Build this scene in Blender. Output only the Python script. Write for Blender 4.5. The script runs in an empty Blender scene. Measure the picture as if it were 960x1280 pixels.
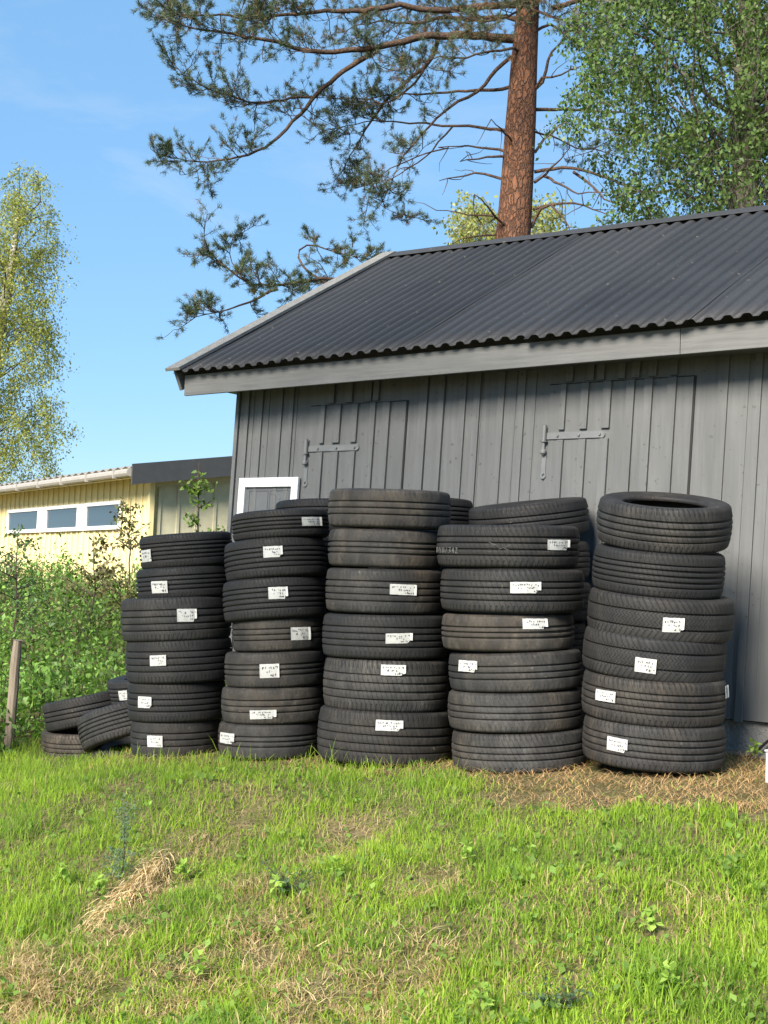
import bpy, math, random
import numpy as np
random.seed(7); rng = np.random.default_rng(11)
SC = bpy.context.scene; COL = SC.collection
rad = math.radians

# ------------------------------------------------------------------ camera model
FPX, CX, CY = 1700.0, 480.0, 640.0
PITCH, ROLL = math.atan(95 / FPX), .04
CAM = np.array([0, 0, .79])
FW = np.array([0, math.cos(PITCH), math.sin(PITCH)])
R0 = np.array([1., 0, 0]); U0 = np.array([0, -math.sin(PITCH), math.cos(PITCH)])
RT = R0 * math.cos(ROLL) + U0 * math.sin(ROLL); UP = U0 * math.cos(ROLL) - R0 * math.sin(ROLL)
def ray(x, y): return FW * FPX + RT * (x - CX) - UP * (y - CY)
def at(x, y, Y): d = ray(x, y); return CAM + d * (Y / d[1])
def onplane(x, y, P0, n):
    d = ray(x, y); return CAM + d * (((np.asarray(P0) - CAM) @ n) / (d @ n))

cam = bpy.data.objects.new('camera', bpy.data.cameras.new('camera')); COL.objects.link(cam)
from mathutils import Matrix, Vector
M = Matrix.Identity(4)
for i in range(3):
    M[i][0] = RT[i]; M[i][1] = UP[i]; M[i][2] = -FW[i]; M[i][3] = CAM[i]
cam.matrix_world = M
cam.data.sensor_fit = 'VERTICAL'; cam.data.sensor_height = 36; cam.data.lens = FPX / 1280 * 36
cam.data.clip_end = 3000; cam.data.clip_start = .05
SC.camera = cam

# ------------------------------------------------------------------ helpers
def tag(o, label=None, cat=None, group=None, kind=None):
    if label: o['label'] = label
    if cat: o['category'] = cat
    if group: o['group'] = group
    if kind: o['kind'] = kind
    return o
def link(o, parent=None):
    COL.objects.link(o)
    if parent is not None: o.parent = parent
    return o
def empty(name, loc=(0, 0, 0), rot=(0, 0, 0)):
    o = bpy.data.objects.new(name, None); COL.objects.link(o); o.location = [float(c) for c in loc]; o.rotation_euler = rot
    o.empty_display_size = .1
    return o
class MB:
    def __init__(s): s.v = []; s.f = []; s.c = []; s.n = 0
    def add(s, V, F, col=None):
        V = np.asarray(V, float).reshape(-1, 3)
        s.v.append(V); s.f += [tuple(int(i) + s.n for i in f) for f in F]
        if col is not None: s.c.append(np.tile(np.asarray(col, float), (len(V), 1)))
        s.n += len(V)
    def hexa(s, P, col=None):  # 8 corners: bottom 4 ccw, top 4 ccw
        s.add(P, [(0, 3, 2, 1), (4, 5, 6, 7), (0, 1, 5, 4), (1, 2, 6, 5), (2, 3, 7, 6), (3, 0, 4, 7)], col)
    def box(s, c, d, ax=None, col=None):
        c = np.asarray(c, float); ax = np.eye(3) if ax is None else np.asarray(ax)
        P = [c + ax[0] * d[0] / 2 * a + ax[1] * d[1] / 2 * b + ax[2] * d[2] / 2 * e
             for e in (-1, 1) for a, b in ((-1, -1), (1, -1), (1, 1), (-1, 1))]
        s.hexa(P, col)
    def tube(s, pts, rads, n=6, col=None, cap=True):
        pts = np.asarray(pts, float); k = len(pts)
        if np.isscalar(rads): rads = [rads] * k
        T = np.gradient(pts, axis=0); V = []
        ref = np.array([.31, .22, .92])
        for i in range(k):
            t = T[i] / (np.linalg.norm(T[i]) + 1e-9)
            a = np.cross(t, ref); 
            if np.linalg.norm(a) < .1: a = np.cross(t, [1, 0, 0])
            a /= np.linalg.norm(a); b = np.cross(t, a)
            for j in range(n):
                q = 2 * math.pi * j / n
                V.append(pts[i] + rads[i] * (a * math.cos(q) + b * math.sin(q)))
        F = []
        for i in range(k - 1):
            for j in range(n):
                F.append((i * n + j, i * n + (j + 1) % n, (i + 1) * n + (j + 1) % n, (i + 1) * n + j))
        if cap: F += [tuple(range(n)), tuple((k - 1) * n + j for j in reversed(range(n)))]
        s.add(V, F, col)
    def build(s, name, mat, parent=None, smooth=False, bevel=0, inv=None):
        me = bpy.data.meshes.new(name)
        V = np.concatenate(s.v) if s.v else np.zeros((0, 3))
        if inv is not None: V = V @ np.array(inv.to_3x3()).T + np.array(inv.translation)
        me.from_pydata(V.tolist(), [], s.f)
        if s.c:
            a = me.color_attributes.new('Col', 'FLOAT_COLOR', 'POINT')
            C = np.concatenate(s.c); C = np.hstack([C, np.ones((len(C), 1))]); a.data.foreach_set('color', C.astype(np.float32).ravel())
        if smooth: me.polygons.foreach_set('use_smooth', [True] * len(me.polygons))
        me.materials.append(mat); me.update()
        o = bpy.data.objects.new(name, me); link(o, parent)
        if bevel:
            b = o.modifiers.new('bevel', 'BEVEL'); b.width = bevel; b.segments = 2; b.limit_method = 'ANGLE'
        return o
def raw_mesh(name, V, tri_or_quads, mat, parent=None, col=None, smooth=False):
    """V (n,3); faces (m,k) int array, all k-gons"""
    me = bpy.data.meshes.new(name)
    F = np.asarray(tri_or_quads, np.int32); m, k = F.shape
    me.vertices.add(len(V)); me.vertices.foreach_set('co', np.asarray(V, np.float32).ravel())
    me.loops.add(m * k); me.loops.foreach_set('vertex_index', F.ravel())
    me.polygons.add(m); me.polygons.foreach_set('loop_start', np.arange(0, m * k, k, dtype=np.int32))
    me.update(calc_edges=True)
    if smooth: me.polygons.foreach_set('use_smooth', np.ones(m, bool))
    if col is not None:
        a = me.color_attributes.new('Col', 'FLOAT_COLOR', 'POINT')
        C = np.hstack([col, np.ones((len(col), 1))]); a.data.foreach_set('color', C.astype(np.float32).ravel())
    me.materials.append(mat)
    o = bpy.data.objects.new(name, me); link(o, parent); return o

# ------------------------------------------------------------------ materials
class NT:
    def __init__(s, name):
        s.m = bpy.data.materials.new(name); s.m.use_nodes = True; s.t = s.m.node_tree
        s.b = s.t.nodes['Principled BSDF']; s.out = s.t.nodes['Material Output']
    def n(s, typ, **kw):
        nd = s.t.nodes.new(typ)
        for k, v in kw.items():
            if k.startswith('i_'): nd.inputs[k[2:].replace('_', ' ')].default_value = v
            else: setattr(nd, k, v)
        return nd
    def l(s, a, b): s.t.links.new(a, b)
    def noise(s, scale, detail=4, rough=.55, vec=None, dist=0):
        nd = s.n('ShaderNodeTexNoise'); nd.inputs['Scale'].default_value = scale; nd.inputs['Detail'].default_value = detail
        nd.inputs['Roughness'].default_value = rough; nd.inputs['Distortion'].default_value = dist
        if vec is not None: s.l(vec, nd.inputs['Vector'])
        return nd.outputs['Fac']
    def ramp(s, src, stops):
        nd = s.n('ShaderNodeValToRGB'); e = nd.color_ramp.elements
        while len(e) < len(stops): e.new(.5)
        for el, (p, c) in zip(e, stops):
            el.position = p; el.color = (c, c, c, 1) if np.isscalar(c) else (*c, 1)
        s.l(src, nd.inputs['Fac']); return nd.outputs['Color']
    def mix(s, fac, a, b, mode='MIX'):
        nd = s.n('ShaderNodeMix', data_type='RGBA', blend_type=mode)
        for sock, v in ((nd.inputs[0], fac), (nd.inputs[6], a), (nd.inputs[7], b)):
            if hasattr(v, 'is_linked'): s.l(v, sock)
            else: sock.default_value = v if np.isscalar(v) else (*v, 1)
        return nd.outputs[2]
    def math(s, op, a, b=0.):
        nd = s.n('ShaderNodeMath', operation=op)
        for sock, v in ((nd.inputs[0], a), (nd.inputs[1], b)):
            if hasattr(v, 'is_linked'): s.l(v, sock)
            else: sock.default_value = v
        return nd.outputs[0]
    def coord(s, which='Object', scale=None):
        c = s.n('ShaderNodeTexCoord').outputs[which]
        if scale is not None:
            mp = s.n('ShaderNodeMapping'); mp.inputs['Scale'].default_value = scale; s.l(c, mp.inputs['Vector']); c = mp.outputs[0]
        return c
    def bump(s, h, strength=.3, dist=.01, nxt=None):
        nd = s.n('ShaderNodeBump'); nd.inputs['Strength'].default_value = strength; nd.inputs['Distance'].default_value = dist
        s.l(h, nd.inputs['Height'])
        if nxt is not None: s.l(nxt, nd.inputs['Normal'])
        return nd.outputs['Normal']
    def set(s, base=None, rough=None, normal=None, spec=None, metal=None):
        for nm, v in (('Base Color', base), ('Roughness', rough), ('Normal', normal), ('Specular IOR Level', spec), ('Metallic', metal)):
            if v is None: continue
            if hasattr(v, 'is_linked'): s.l(v, s.b.inputs[nm])
            else: s.b.inputs[nm].default_value = (*v, 1) if nm == 'Base Color' else v
        return s.m

def mat_rubber(name, blocks=False):
    k = NT(name)
    info = k.n('ShaderNodeObjectInfo'); off = k.n('ShaderNodeVectorMath', operation='ADD')
    mul = k.math('MULTIPLY', info.outputs['Random'], 37.)
    k.l(k.coord('Object'), off.inputs[0]); k.l(mul, off.inputs[1]); v = off.outputs[0]
    at_ = k.n('ShaderNodeAttribute', attribute_type='OBJECT', attribute_name='dust')
    mp = k.n('ShaderNodeMapping'); mp.inputs['Scale'].default_value = (1.3, 1.3, .7); k.l(v, mp.inputs['Vector'])
    n1 = k.noise(5, 5, .62, mp.outputs[0]); n2 = k.noise(60, 3, .6, v)
    n3 = k.noise(22, 5, .7, mp.outputs[0])
    d = k.math('MULTIPLY', k.ramp(n1, [(.38, 0.), (.66, 1.)]), k.ramp(n3, [(.32, .1), (.68, 1.25)]))
    d = k.math('MULTIPLY', d, k.ramp(n2, [(.25, .55), (.75, 1.1)]))
    d = k.math('ADD', d, .2)
    d = k.math('MULTIPLY', d, at_.outputs['Fac'])
    hue = k.noise(2.2, 2, .5, v)
    dustc = k.mix(k.ramp(hue, [(.35, 0.), (.65, 1.)]), (.118, .113, .105), (.132, .104, .074))
    base = k.mix(d, (.0125, .013, .0145), dustc)
    # lichen / mud spots
    sp = k.ramp(k.noise(33, 2, .5, v), [(.70, 0.), (.76, 1.)]); sp = k.math('MULTIPLY', sp, k.ramp(n1, [(.5, 0.), (.6, 1.)]))
    base = k.mix(k.math('MULTIPLY', sp, .5), base, (.26, .21, .15))
    uv = k.n('ShaderNodeSeparateXYZ'); k.l(k.coord('UV'), uv.inputs[0])
    u, w = uv.outputs[0], uv.outputs[1]
    aw = k.math('ABSOLUTE', k.math('SUBTRACT', w, .5))
    sip = k.n('ShaderNodeAttribute', attribute_type='OBJECT', attribute_name='sipe')
    if not blocks:
        wav = k.math('SINE', k.math('MULTIPLY', k.math('ADD', u, k.math('MULTIPLY', aw, .02)), 2 * math.pi * 78))
        cut = k.ramp(wav, [(.0, 1.), (.62, 1.), (.82, 0.)])
        msk = k.ramp(aw, [(.325, 0.), (.345, 1.)])
        wav2 = k.math('SINE', k.math('MULTIPLY', k.math('ADD', u, k.math('MULTIPLY', w, .04)), 2 * math.pi * 84))
        cut2 = k.ramp(wav2, [(.0, 1.), (.86, 1.), (.96, .45)])
        h = k.math('MULTIPLY', k.math('SUBTRACT', 1., k.math('MULTIPLY', k.math('SUBTRACT', 1., cut), msk)), cut2)
    else:
        wav = k.math('SINE', k.math('MULTIPLY', k.math('ADD', u, k.math('MULTIPLY', aw, .06)), 2 * math.pi * 74))
        cut = k.ramp(wav, [(.0, 1.), (.62, 1.), (.8, 0.)])
        msk = k.ramp(aw, [(.24, 0.), (.26, 1.)])
        z = k.math('SINE', k.math('ADD', k.math('MULTIPLY', u, 2 * math.pi * 110), k.math('MULTIPLY', k.math('SINE', k.math('MULTIPLY', w, 44.)), 2.2)))
        cc = k.math('MULTIPLY', k.ramp(z, [(.0, 1.), (.5, 1.), (.8, .1)]), k.math('SUBTRACT', 1., msk))
        h = k.math('ADD', k.math('MULTIPLY', cut, msk), cc)
    hs = k.math('MULTIPLY', k.math('SUBTRACT', h, 1.), sip.outputs['Fac'])
    nb = k.bump(n3, .35, .006, k.bump(n2, .3, .003))
    nn = k.bump(hs, 1., .0035, nb)
    base = k.mix(k.math('MULTIPLY', k.math('MULTIPLY', hs, -1.), .75), base, (.008, .008, .008))  # sipe cuts also darkened in the base colour, for the shade inside them
    return k.set(base, k.ramp(n3, [(.3, .55), (.7, .85)]), nn, .32)
def mat_paint(name, c1, c2, grain=(30, 30, 3), rough=.6, bump=.25, dirt=None, worn=False):
    k = NT(name); v = k.coord('Object', grain)
    n1 = k.noise(1.0, 5, .6, v); n2 = k.noise(2.5, 4, .6, k.coord('Object'))
    base = k.mix(k.ramp(n1, [(.35, 0.), (.65, 1.)]), c1, c2)
    base = k.mix(k.ramp(n2, [(.45, 0.), (.75, .35)]), base, dirt or c2)
    if worn:   # nail heads, knots and flaked paint
        o = k.coord('Object'); a = k.noise(34, 2, .4, o); base = k.mix(k.math('MULTIPLY', k.ramp(a, [(.70, 0.), (.73, 1.)]), .6), base, (.05, .05, .048))
        f = k.noise(17, 6, .75, o); base = k.mix(k.math('MULTIPLY', k.ramp(f, [(.66, 0.), (.70, 1.)]), .5), base, (.24, .235, .22))
        w = k.noise(1.1, 3, .5, k.coord('Object', (6, 6, .8))); base = k.mix(k.math('MULTIPLY', k.ramp(w, [(.5, 0.), (.7, 1.)]), .35), base, (.085, .088, .085))
    return k.set(base, rough, k.bump(n1, bump, .004), .35)
def mat_leaf(name, rough=.5, trans=.35, spec=.3):
    k = NT(name); a = k.n('ShaderNodeAttribute', attribute_name='Col')
    k.set(a.outputs['Color'], rough, None, spec)
    tr = k.n('ShaderNodeBsdfTranslucent'); mx = k.n('ShaderNodeMixShader'); mx.inputs[0].default_value = trans
    br = k.mix(1., a.outputs['Color'], (1.25, 1.3, .7), 'MULTIPLY'); k.l(br, tr.inputs['Color'])
    k.l(k.b.outputs[0], mx.inputs[1]); k.l(tr.outputs[0], mx.inputs[2]); k.l(mx.outputs[0], k.out.inputs['Surface'])
    return k.m
def mat_flat(name, c, rough=.6, spec=.4, metal=0.):
    k = NT(name); n = k.noise(9, 4, .6, k.coord('Object'))
    return k.set(k.mix(k.ramp(n, [(.3, 0.), (.7, 1.)]), tuple(x * .9 for x in c), tuple(min(1, x * 1.08) for x in c)), rough, k.bump(n, .08, .003), spec, metal)
def mat_bark(name, c1, c2, c3, sc=(9, 9, 3.2), b=.9):
    k = NT(name); v = k.coord('Object', sc)
    vo = k.n('ShaderNodeTexVoronoi', feature='DISTANCE_TO_EDGE'); vo.inputs['Scale'].default_value = 1.6
    nz = k.n('ShaderNodeTexNoise'); nz.inputs['Scale'].default_value = 2.; nz.inputs['Detail'].default_value = 5; k.l(v, nz.inputs['Vector'])
    ad = k.n('ShaderNodeVectorMath', operation='ADD'); k.l(v, ad.inputs[0]); k.l(nz.outputs['Color'], ad.inputs[1]); k.l(ad.outputs[0], vo.inputs['Vector'])
    n2 = k.noise(3., 5, .65, v)
    base = k.mix(k.ramp(n2, [(.38, 0.), (.6, 1.)]), c1, c2)
    base = k.mix(k.ramp(vo.outputs['Distance'], [(.0, 1.), (.10, 0.)]), base, c3)
    return k.set(base, .85, k.bump(k.ramp(vo.outputs['Distance'], [(0, 0.), (.2, 1.)]), b, .03), .15)

m_rib = mat_rubber('tyre_rubber'); m_blk = mat_rubber('block_tread_rubber', True)
m_wall = mat_paint('grey_wall_paint', (.121, .124, .124), (.144, .147, .146), (38, 38, 2.5), .55, .35, (.10, .102, .10), True)
m_fascia = mat_paint('weathered_fascia_paint', (.125, .126, .123), (.16, .16, .156), (3, 3, 55), .6, .5, (.085, .085, .083))
m_rake = mat_paint('bleached_rake_board', (.15, .147, .136), (.20, .193, .176), (30, 4, 30), .75, .5)
m_white = mat_flat('white_frame_paint', (.74, .75, .74), .45)
m_stake = mat_flat('dull_white_plastic', (.42, .42, .41), .6)
m_panel = mat_flat('hatch_grey_paint', (.12, .125, .13), .5)
m_iron = mat_flat('painted_iron', (.16, .165, .165), .45, .5)
m_dark = mat_flat('gap_shade_strip', (.02, .02, .02), .8)
m_paper = mat_flat('label_paper', (.46, .46, .445), .6, .2)
m_ink = mat_flat('pen_ink', (.03, .03, .04), .7, .2)
m_chalk = mat_flat('white_chalk_marks', (.17, .17, .17), .9, .1)
# roof metal
k = NT('charcoal_roof_sheet'); n = k.noise(1.3, 4, .6, k.coord('Object')); n2 = k.noise(14, 3, .6, k.coord('Object'))
rn = k.n('ShaderNodeObjectInfo').outputs['Random']
base = k.mix(k.ramp(n, [(.35, 0.), (.65, 1.)]), (.026, .0265, .029), (.037, .037, .039))
base = k.mix(rn, base, (.047, .047, .049))
sp = k.ramp(k.noise(26, 2, .5, k.coord('Object')), [(.72, 0.), (.75, 1.)]); base = k.mix(k.math('MULTIPLY', sp, .6), base, (.2, .17, .12))
m_roof = k.set(base, k.ramp(n2, [(.3, .5), (.7, .66)]), k.bump(n2, .08, .003), .25)
# plaster
k = NT('rough_grey_plaster'); n = k.noise(14, 6, .7, k.coord('Object')); n2 = k.noise(55, 3, .6, k.coord('Object'))
m_plast = k.set(k.mix(n, (.20, .20, .195), (.30, .295, .285)), .8, k.bump(n2, .6, .015, k.bump(n, .7, .04)), .2)
m_leaf = mat_leaf('leaves'); m_grass = mat_leaf('grass_blades', .75, .45, .1); m_needle = mat_leaf('pine_needles', .5, .15, .25)
m_straw = mat_leaf('dry_straw', .75, .15, .15)
m_pine = mat_bark('pine_bark', (.20, .088, .046), (.115, .064, .045), (.082, .05, .037), (11, 11, 4.5))
m_twig = mat_flat('twig_bark', (.065, .048, .038), .85, .15)
m_limb = mat_bark('orange_limb_bark', (.13, .075, .048), (.075, .055, .042), (.045, .034, .028), (14, 14, 14), .5)
m_birch = mat_bark('birch_bark', (.40, .36, .30), (.55, .52, .46), (.06, .05, .045), (3, 3, 9), .3)
m_grey = mat_bark('grey_tree_bark', (.13, .115, .09), (.19, .165, .125), (.05, .045, .04), (7, 7, 3), .7)
m_wood = mat_paint('grey_old_wood', (.16, .125, .095), (.27, .22, .17), (60, 60, 4), .85, .6)
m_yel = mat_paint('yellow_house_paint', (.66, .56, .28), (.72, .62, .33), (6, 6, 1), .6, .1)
m_cream = mat_flat('dimmed_cream_side_paint', (.44, .415, .29), .6)  # pale paint, dimmed in colour so the side wall reads as less lit
m_tile = mat_flat('grey_roof_tile', (.26, .24, .22), .75)
m_gut = mat_flat('grey_gutter', (.30, .28, .25), .5)
m_barge = mat_flat('dark_barge_cover', (.045, .047, .05), .45)
m_blackcable = mat_flat('black_cable', (.02, .02, .02), .5)
k = NT('window_glass'); m_glass = k.set((.035, .055, .075), .03, None, .6)

# ------------------------------------------------------------------ noise + terrain
_ph = rng.uniform(0, 6.28, (4, 10, 2)); _dr = rng.uniform(0, 6.28, (4, 10))
def wob(x, y, s, ch=0):
    """smooth noise about -1..1, feature size s metres"""
    r = 0
    for i in range(10):
        a = _dr[ch, i]; kf = 2 * math.pi / s * (.5 + .13 * i)
        r = r + np.sin((x * math.cos(a) + y * math.sin(a)) * kf + _ph[ch, i, 0])
    return r / 3.6
def smooth(e0, e1, x):
    t = np.clip((x - e0) / (e1 - e0), 0, 1); return t * t * (3 - 2 * t)
RN = np.array([-.515, -.857]); S5 = np.array([1.28, 6.4])
def qdist(x, y): return (x - S5[0]) * RN[0] + (y - S5[1]) * RN[1]
def terr(x, y):
    x = np.asarray(x, float); y = np.asarray(y, float)
    z = np.clip(.08 * (x - 1.28), -.27, .0)
    z = z - .10 * smooth(-1.25, -1.85, x) * smooth(5.5, 7.8, y)
    q = qdist(x, y); lip = .97 + .10 * wob(x, y, 1.7, 1)
    d = q - lip; sp = .5 * (d + np.sqrt(d * d + .03))
    z = z - .80 * (1 - np.exp(-.34 * sp / .80))
    bank = smooth(-.6, -1.6, x - .10 * (y - 9)) * np.clip(y - 8.75 - .1 * wob(x, y, 2, 2), 0, 7.6) * .118
    bank = np.maximum(bank, smooth(-.5, -3.5, x - .1 * (y - 9)) * 0)
    back = smooth(12, 22, y) * .8
    z = z + np.maximum(bank, np.where(x < 3, back, back))
    near = np.exp(-np.maximum(np.abs(q) - .45, 0) / .3)
    z = z + (.022 * wob(x, y, .8, 0) + .012 * wob(x, y, .33, 3)) * (1 - .9 * near) * (q > -3)
    return z
def ground(px, py):
    d = ray(px, py); d = d / d[1]; lo = 2.2
    Y = np.arange(2.2, 30, .01); P = CAM[None] + d[None] * Y[:, None]
    h = P[:, 2] - terr(P[:, 0], P[:, 1]); i = np.argmax(h < 0)
    return np.array([P[i, 0], P[i, 1], float(terr(P[i, 0], P[i, 1]))])

# ground sheet
fx = np.concatenate([[-900, -400, -150, -60, -30, -18], np.arange(-12, 8.01, .10), [12, 20, 40, 90, 200, 500, 900]])
fy = np.concatenate([[-600, -200, -60, -20, -8, -3], np.arange(-1, 20.01, .10), np.arange(21, 60, 3), [80, 140, 300, 700, 1500]])
GX, GY = np.meshgrid(fx, fy); GZ = terr(GX, GY)
V = np.stack([GX.ravel(), GY.ravel(), GZ.ravel()], 1); nx, ny = len(fx), len(fy)
I = np.arange(nx * ny).reshape(ny, nx)
Fq = np.stack([I[:-1, :-1], I[:-1, 1:], I[1:, 1:], I[1:, :-1]], -1).reshape(-1, 4)
k = NT('soil_and_thatch'); v = k.coord('Object'); n = k.noise(7, 6, .65, v); n2 = k.noise(60, 4, .6, v)
base = k.mix(k.ramp(n, [(.35, 0.), (.6, 1.)]), (.09, .10, .03), (.21, .165, .085))
base = k.mix(k.ramp(n2, [(.4, 0.), (.7, 1.)]), base, (.035, .032, .018))
m_soil = k.set(base, .95, k.bump(n2, .6, .02), .1)
g = raw_mesh('ground', V, Fq, m_soil, smooth=True); tag(g, kind='structure')

# ------------------------------------------------------------------ shed frame
TH = rad(36); UD = np.array([math.cos(TH), -math.sin(TH), 0]); NV = np.array([-math.sin(TH), -math.cos(TH), 0]); ZD = np.array([0, 0, 1.])
O_ = onplane(289, 600, (.98, 7.7, 0), NV); O_[2] = 0
def S(u, v, z): return O_ + UD * u + NV * v + ZD * z
def uz(x, y, v=0): P = onplane(x, y, O_ + NV * v, NV); return float((P - O_) @ UD), float(P[2])
LEAN = .035   # the old shed leans a little towards the right
def Sl(u, v, z): return S(u + LEAN * (z - 1.2), v, z)
AX = np.array([UD, NV, ZD])
def slab(mb, u0, u1, v0, v1, z0, z1, lean=True, zt=None):
    f = Sl if lean else S
    zt = zt or (z1, z1)
    mb.hexa([f(u0, v0, z0), f(u1, v0, z0), f(u1, v1, z0), f(u0, v1, z0), f(u0, v0, zt[0]), f(u1, v0, zt[1]), f(u1, v1, zt[1]), f(u0, v1, zt[0])])
SL = 5.9; DEPTH = 4.3; WB = .185
def ez(u): return 2.205 + .010 * (u - 1.5)     # eave sheet edge height
def rz(u): return 3.475 - .010 * u             # ridge height
shed = empty('grey_shed', S(0, 0, 0)); INV = Matrix.Translation(-shed.location)
tag(shed, 'grey board and batten shed with black corrugated roof behind the tyre stacks', 'shed')
VR = -2.02
# walls: front + gable ends + back as thin solids
mb = MB()
slab(mb, 0, SL, -.03, 0, WB, 2.2)
slab(mb, .0, SL, -DEPTH, -DEPTH + .03, WB, 2.2)
for u in (0.0, SL - .03):
    a, b = u, u + .03
    P = []
    for uu in (a, b): P += [Sl(uu, -.031, WB), Sl(uu, -DEPTH + .031, WB), Sl(uu, -DEPTH + .031, 2.15), Sl(uu, VR, rz(uu) - .12), Sl(uu, -.031, 2.15)]
    mb.add(P, [(4, 3, 2, 1, 0), (5, 6, 7, 8, 9), (0, 1, 6, 5), (1, 2, 7, 6), (2, 3, 8, 7), (3, 4, 9, 8), (4, 0, 5, 9)])
# battens on the wall
def px_u(x, y=540): 
    u, z = uz(x, y); return u - LEAN * (z - 1.2)
wb = [(306, 311), (323, 328), (348, 352.5), (361, 366.5), (523, 533), (545.5, 554), (573, 581), (591, 599), (621, 629), (646, 655), (895, 908), (940, 950)]
ub = [(px_u(a), px_u(b)) for a, b in wb]
last = ub[-1][1]
while last < SL - .3: ub.append((last + .16, last + .215)); last += .215
ub.append((0.0, .03))
d1 = (px_u(387), px_u(508)); d2 = (px_u(684), px_u(866))
DT1, DT2 = 1.945, 1.987
for a, b in ub: slab(mb, a, b, .0, .019, WB - .01, 2.18)
d1b = [(402, 407.5), (418, 427), (441, 448), (463, 470), (479, 488)]
d2b = [(700, 707), (726, 735), (753, 763), (782, 792), (804, 814.5), (833, 844)]
for a, b in [(411, 418.5), (432, 441), (457, 465), (467, 474)]: slab(mb, px_u(a - 2), px_u(b - 2), 0, .019, DT1 + .012, 2.18)
for a, b in [(709, 718), (735, 744), (748, 757), (774, 783), (791, 801), (812, 822), (839, 848)]: slab(mb, px_u(a - 2, 500), px_u(b - 2, 500), 0, .019, DT2 + .012, 2.18)
# narrow board seams: shallow raised boards between battens
for i in range(46):
    u0 = .04 + i * .127 + random.uniform(-.012, .012)
    if d1[0] - .12 < u0 < d1[1] + .02 or d2[0] - .12 < u0 < d2[1] + .02 or u0 > SL - .2: continue
    slab(mb, u0, u0 + .118, 0, .004 + random.uniform(0, .003), WB, 2.17)
front = mb.build('wall', m_wall, shed, bevel=.003, inv=INV)
# foundation
mb = MB(); slab(mb, .03, SL - .03, -DEPTH + .03, -.035, -.5, WB - .006, False); mb.build('foundation', m_plast, shed, inv=INV)
# doors
def door(du, top, battens, strap_px, strap_y, pin_px):
    mb = MB(); slab(mb, du[0] + .006, du[1] - .009, .001, .010, .30, top)
    us0, zs = uz(strap_px[0], strap_y[0], .03); us1, _ = uz(strap_px[1], strap_y[1], .03)
    us0 -= LEAN * (zs - 1.2); us1 -= LEAN * (zs - 1.2)
    for i, (a, b) in enumerate(battens):
        ua, ub_ = px_u(a), px_u(b)
        if ua < us1 + .01:
            slab(mb, ua, ub_, .010, .028, zs + .033, top); slab(mb, ua, ub_, .010, .028, .30, zs - .024)
        else: slab(mb, ua, ub_, .010, .028, .30, top)
    dr = mb.build('door', m_wall, shed, bevel=.002, inv=INV)
    gp = MB(); slab(gp, du[1] - .008, du[1] + .003, .0015, .0085, .30, top + .004); slab(gp, du[0] + .003, du[1] - .009, .0015, .0085, top + .001, top + .005)
    gp.build('door_gap_shade', m_dark, shed, inv=INV)  # solid dark strips standing in for shade in the gaps beside and above the door
    h = MB(); slab(h, us0, us1, .012, .020, zs - .019, zs + .019)
    c = Sl(us1, .016, zs)
    h.tube([Sl(us1, .012, zs), Sl(us1, .0205, zs)], .019, 14)
    for t in (.22, .6, .97): h.tube([Sl(us0 + (us1 - us0) * t, .019, zs), Sl(us0 + (us1 - us0) * t, .029, zs)], [.009, .006], 10)
    ru = us0 - .005
    h.tube([Sl(ru, .03, zs - .028), Sl(ru, .03, zs + .062)], .013, 10); h.tube([Sl(ru, .03, zs - .034), Sl(ru, .03, zs - .026)], .021, 10)
    h.build('strap_hinge', m_iron, dr, bevel=.001, inv=INV)
    p = MB(); p.tube([Sl(ru, .03, zs - .085), Sl(ru, .03, zs - .034)], .010, 10)
    p.tube([Sl(ru, .03, zs - .11), Sl(ru, .03, zs - .098), Sl(ru, .03, zs - .085), Sl(ru, .03, zs - .07)], [.006, .018, .018, .008], 10)
    slab(p, ru - .014, ru + .014, .008, .016, zs - .22, zs - .06)
    p.tube([Sl(ru, .012, zs - .225), Sl(ru, .017, zs - .225)], .018, 12); p.tube([Sl(ru, .016, zs - .215), Sl(ru, .027, zs - .215)], [.010, .006], 10)
    p.build('hinge_pin', m_iron, shed, bevel=.001, inv=INV)
door(d1, DT1, d1b, (383, 444), (561, 556), 378)
door(d2, DT2, d2b, (681, 751), (545, 538), 676)
# framed hatch at the left corner
hu = [uz(x, y, .03)[0] - LEAN * (1.2 - 1.2) for x, y in ((297, 625), (371, 618))]
hz = uz(335, 597, .03)[1]; hb = hz - .46
hf = MB(); fw = .062
for (a, b, z0, z1) in ((hu[0], hu[1], hz - fw, hz), (hu[0], hu[1], hb, hb + fw), (hu[0], hu[0] + fw * .9, hb + fw, hz - fw), (hu[1] - fw * .9, hu[1], hb + fw, hz - fw)):
    slab(hf, a, b, .012, .036, z0, z1)
hatch = MB(); slab(hatch, hu[0] + .03, hu[1] - .03, .009, .016, hb + .03, hz - .03)
hatch = hatch.build('hatch', m_panel, shed, inv=INV); hf.build('frame', m_white, hatch, bevel=.003, inv=INV)
orn = MB()
ua, ub_ = hu[0] + .085, hu[1] - .085; um = (ua + ub_) / 2
def line(pts, r=.0035): orn.tube([Sl(a, .0175, z) for a, z in pts], r, 5)
for (a, b) in ((ua, um - .008), (um + .008, ub_)):
    line([(a, hz - .085), (b, hz - .085)]); line([(a, hb + .08), (a, hz - .085)]); line([(b, hb + .08), (b, hz - .085)])
q = np.linspace(0, 1.57, 9)
line([(um + .012 + .11 * math.sin(t), hz - .085 - .11 * (1 - math.cos(t)) - .02) for t in q]); line([(um + .03 + .07 * math.cos(t), hz - .17 + .07 * math.sin(t)) for t in q])
line([(ub_ - .11 * math.sin(t), hz - .36 + .11 * math.cos(t)) for t in q])
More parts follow.
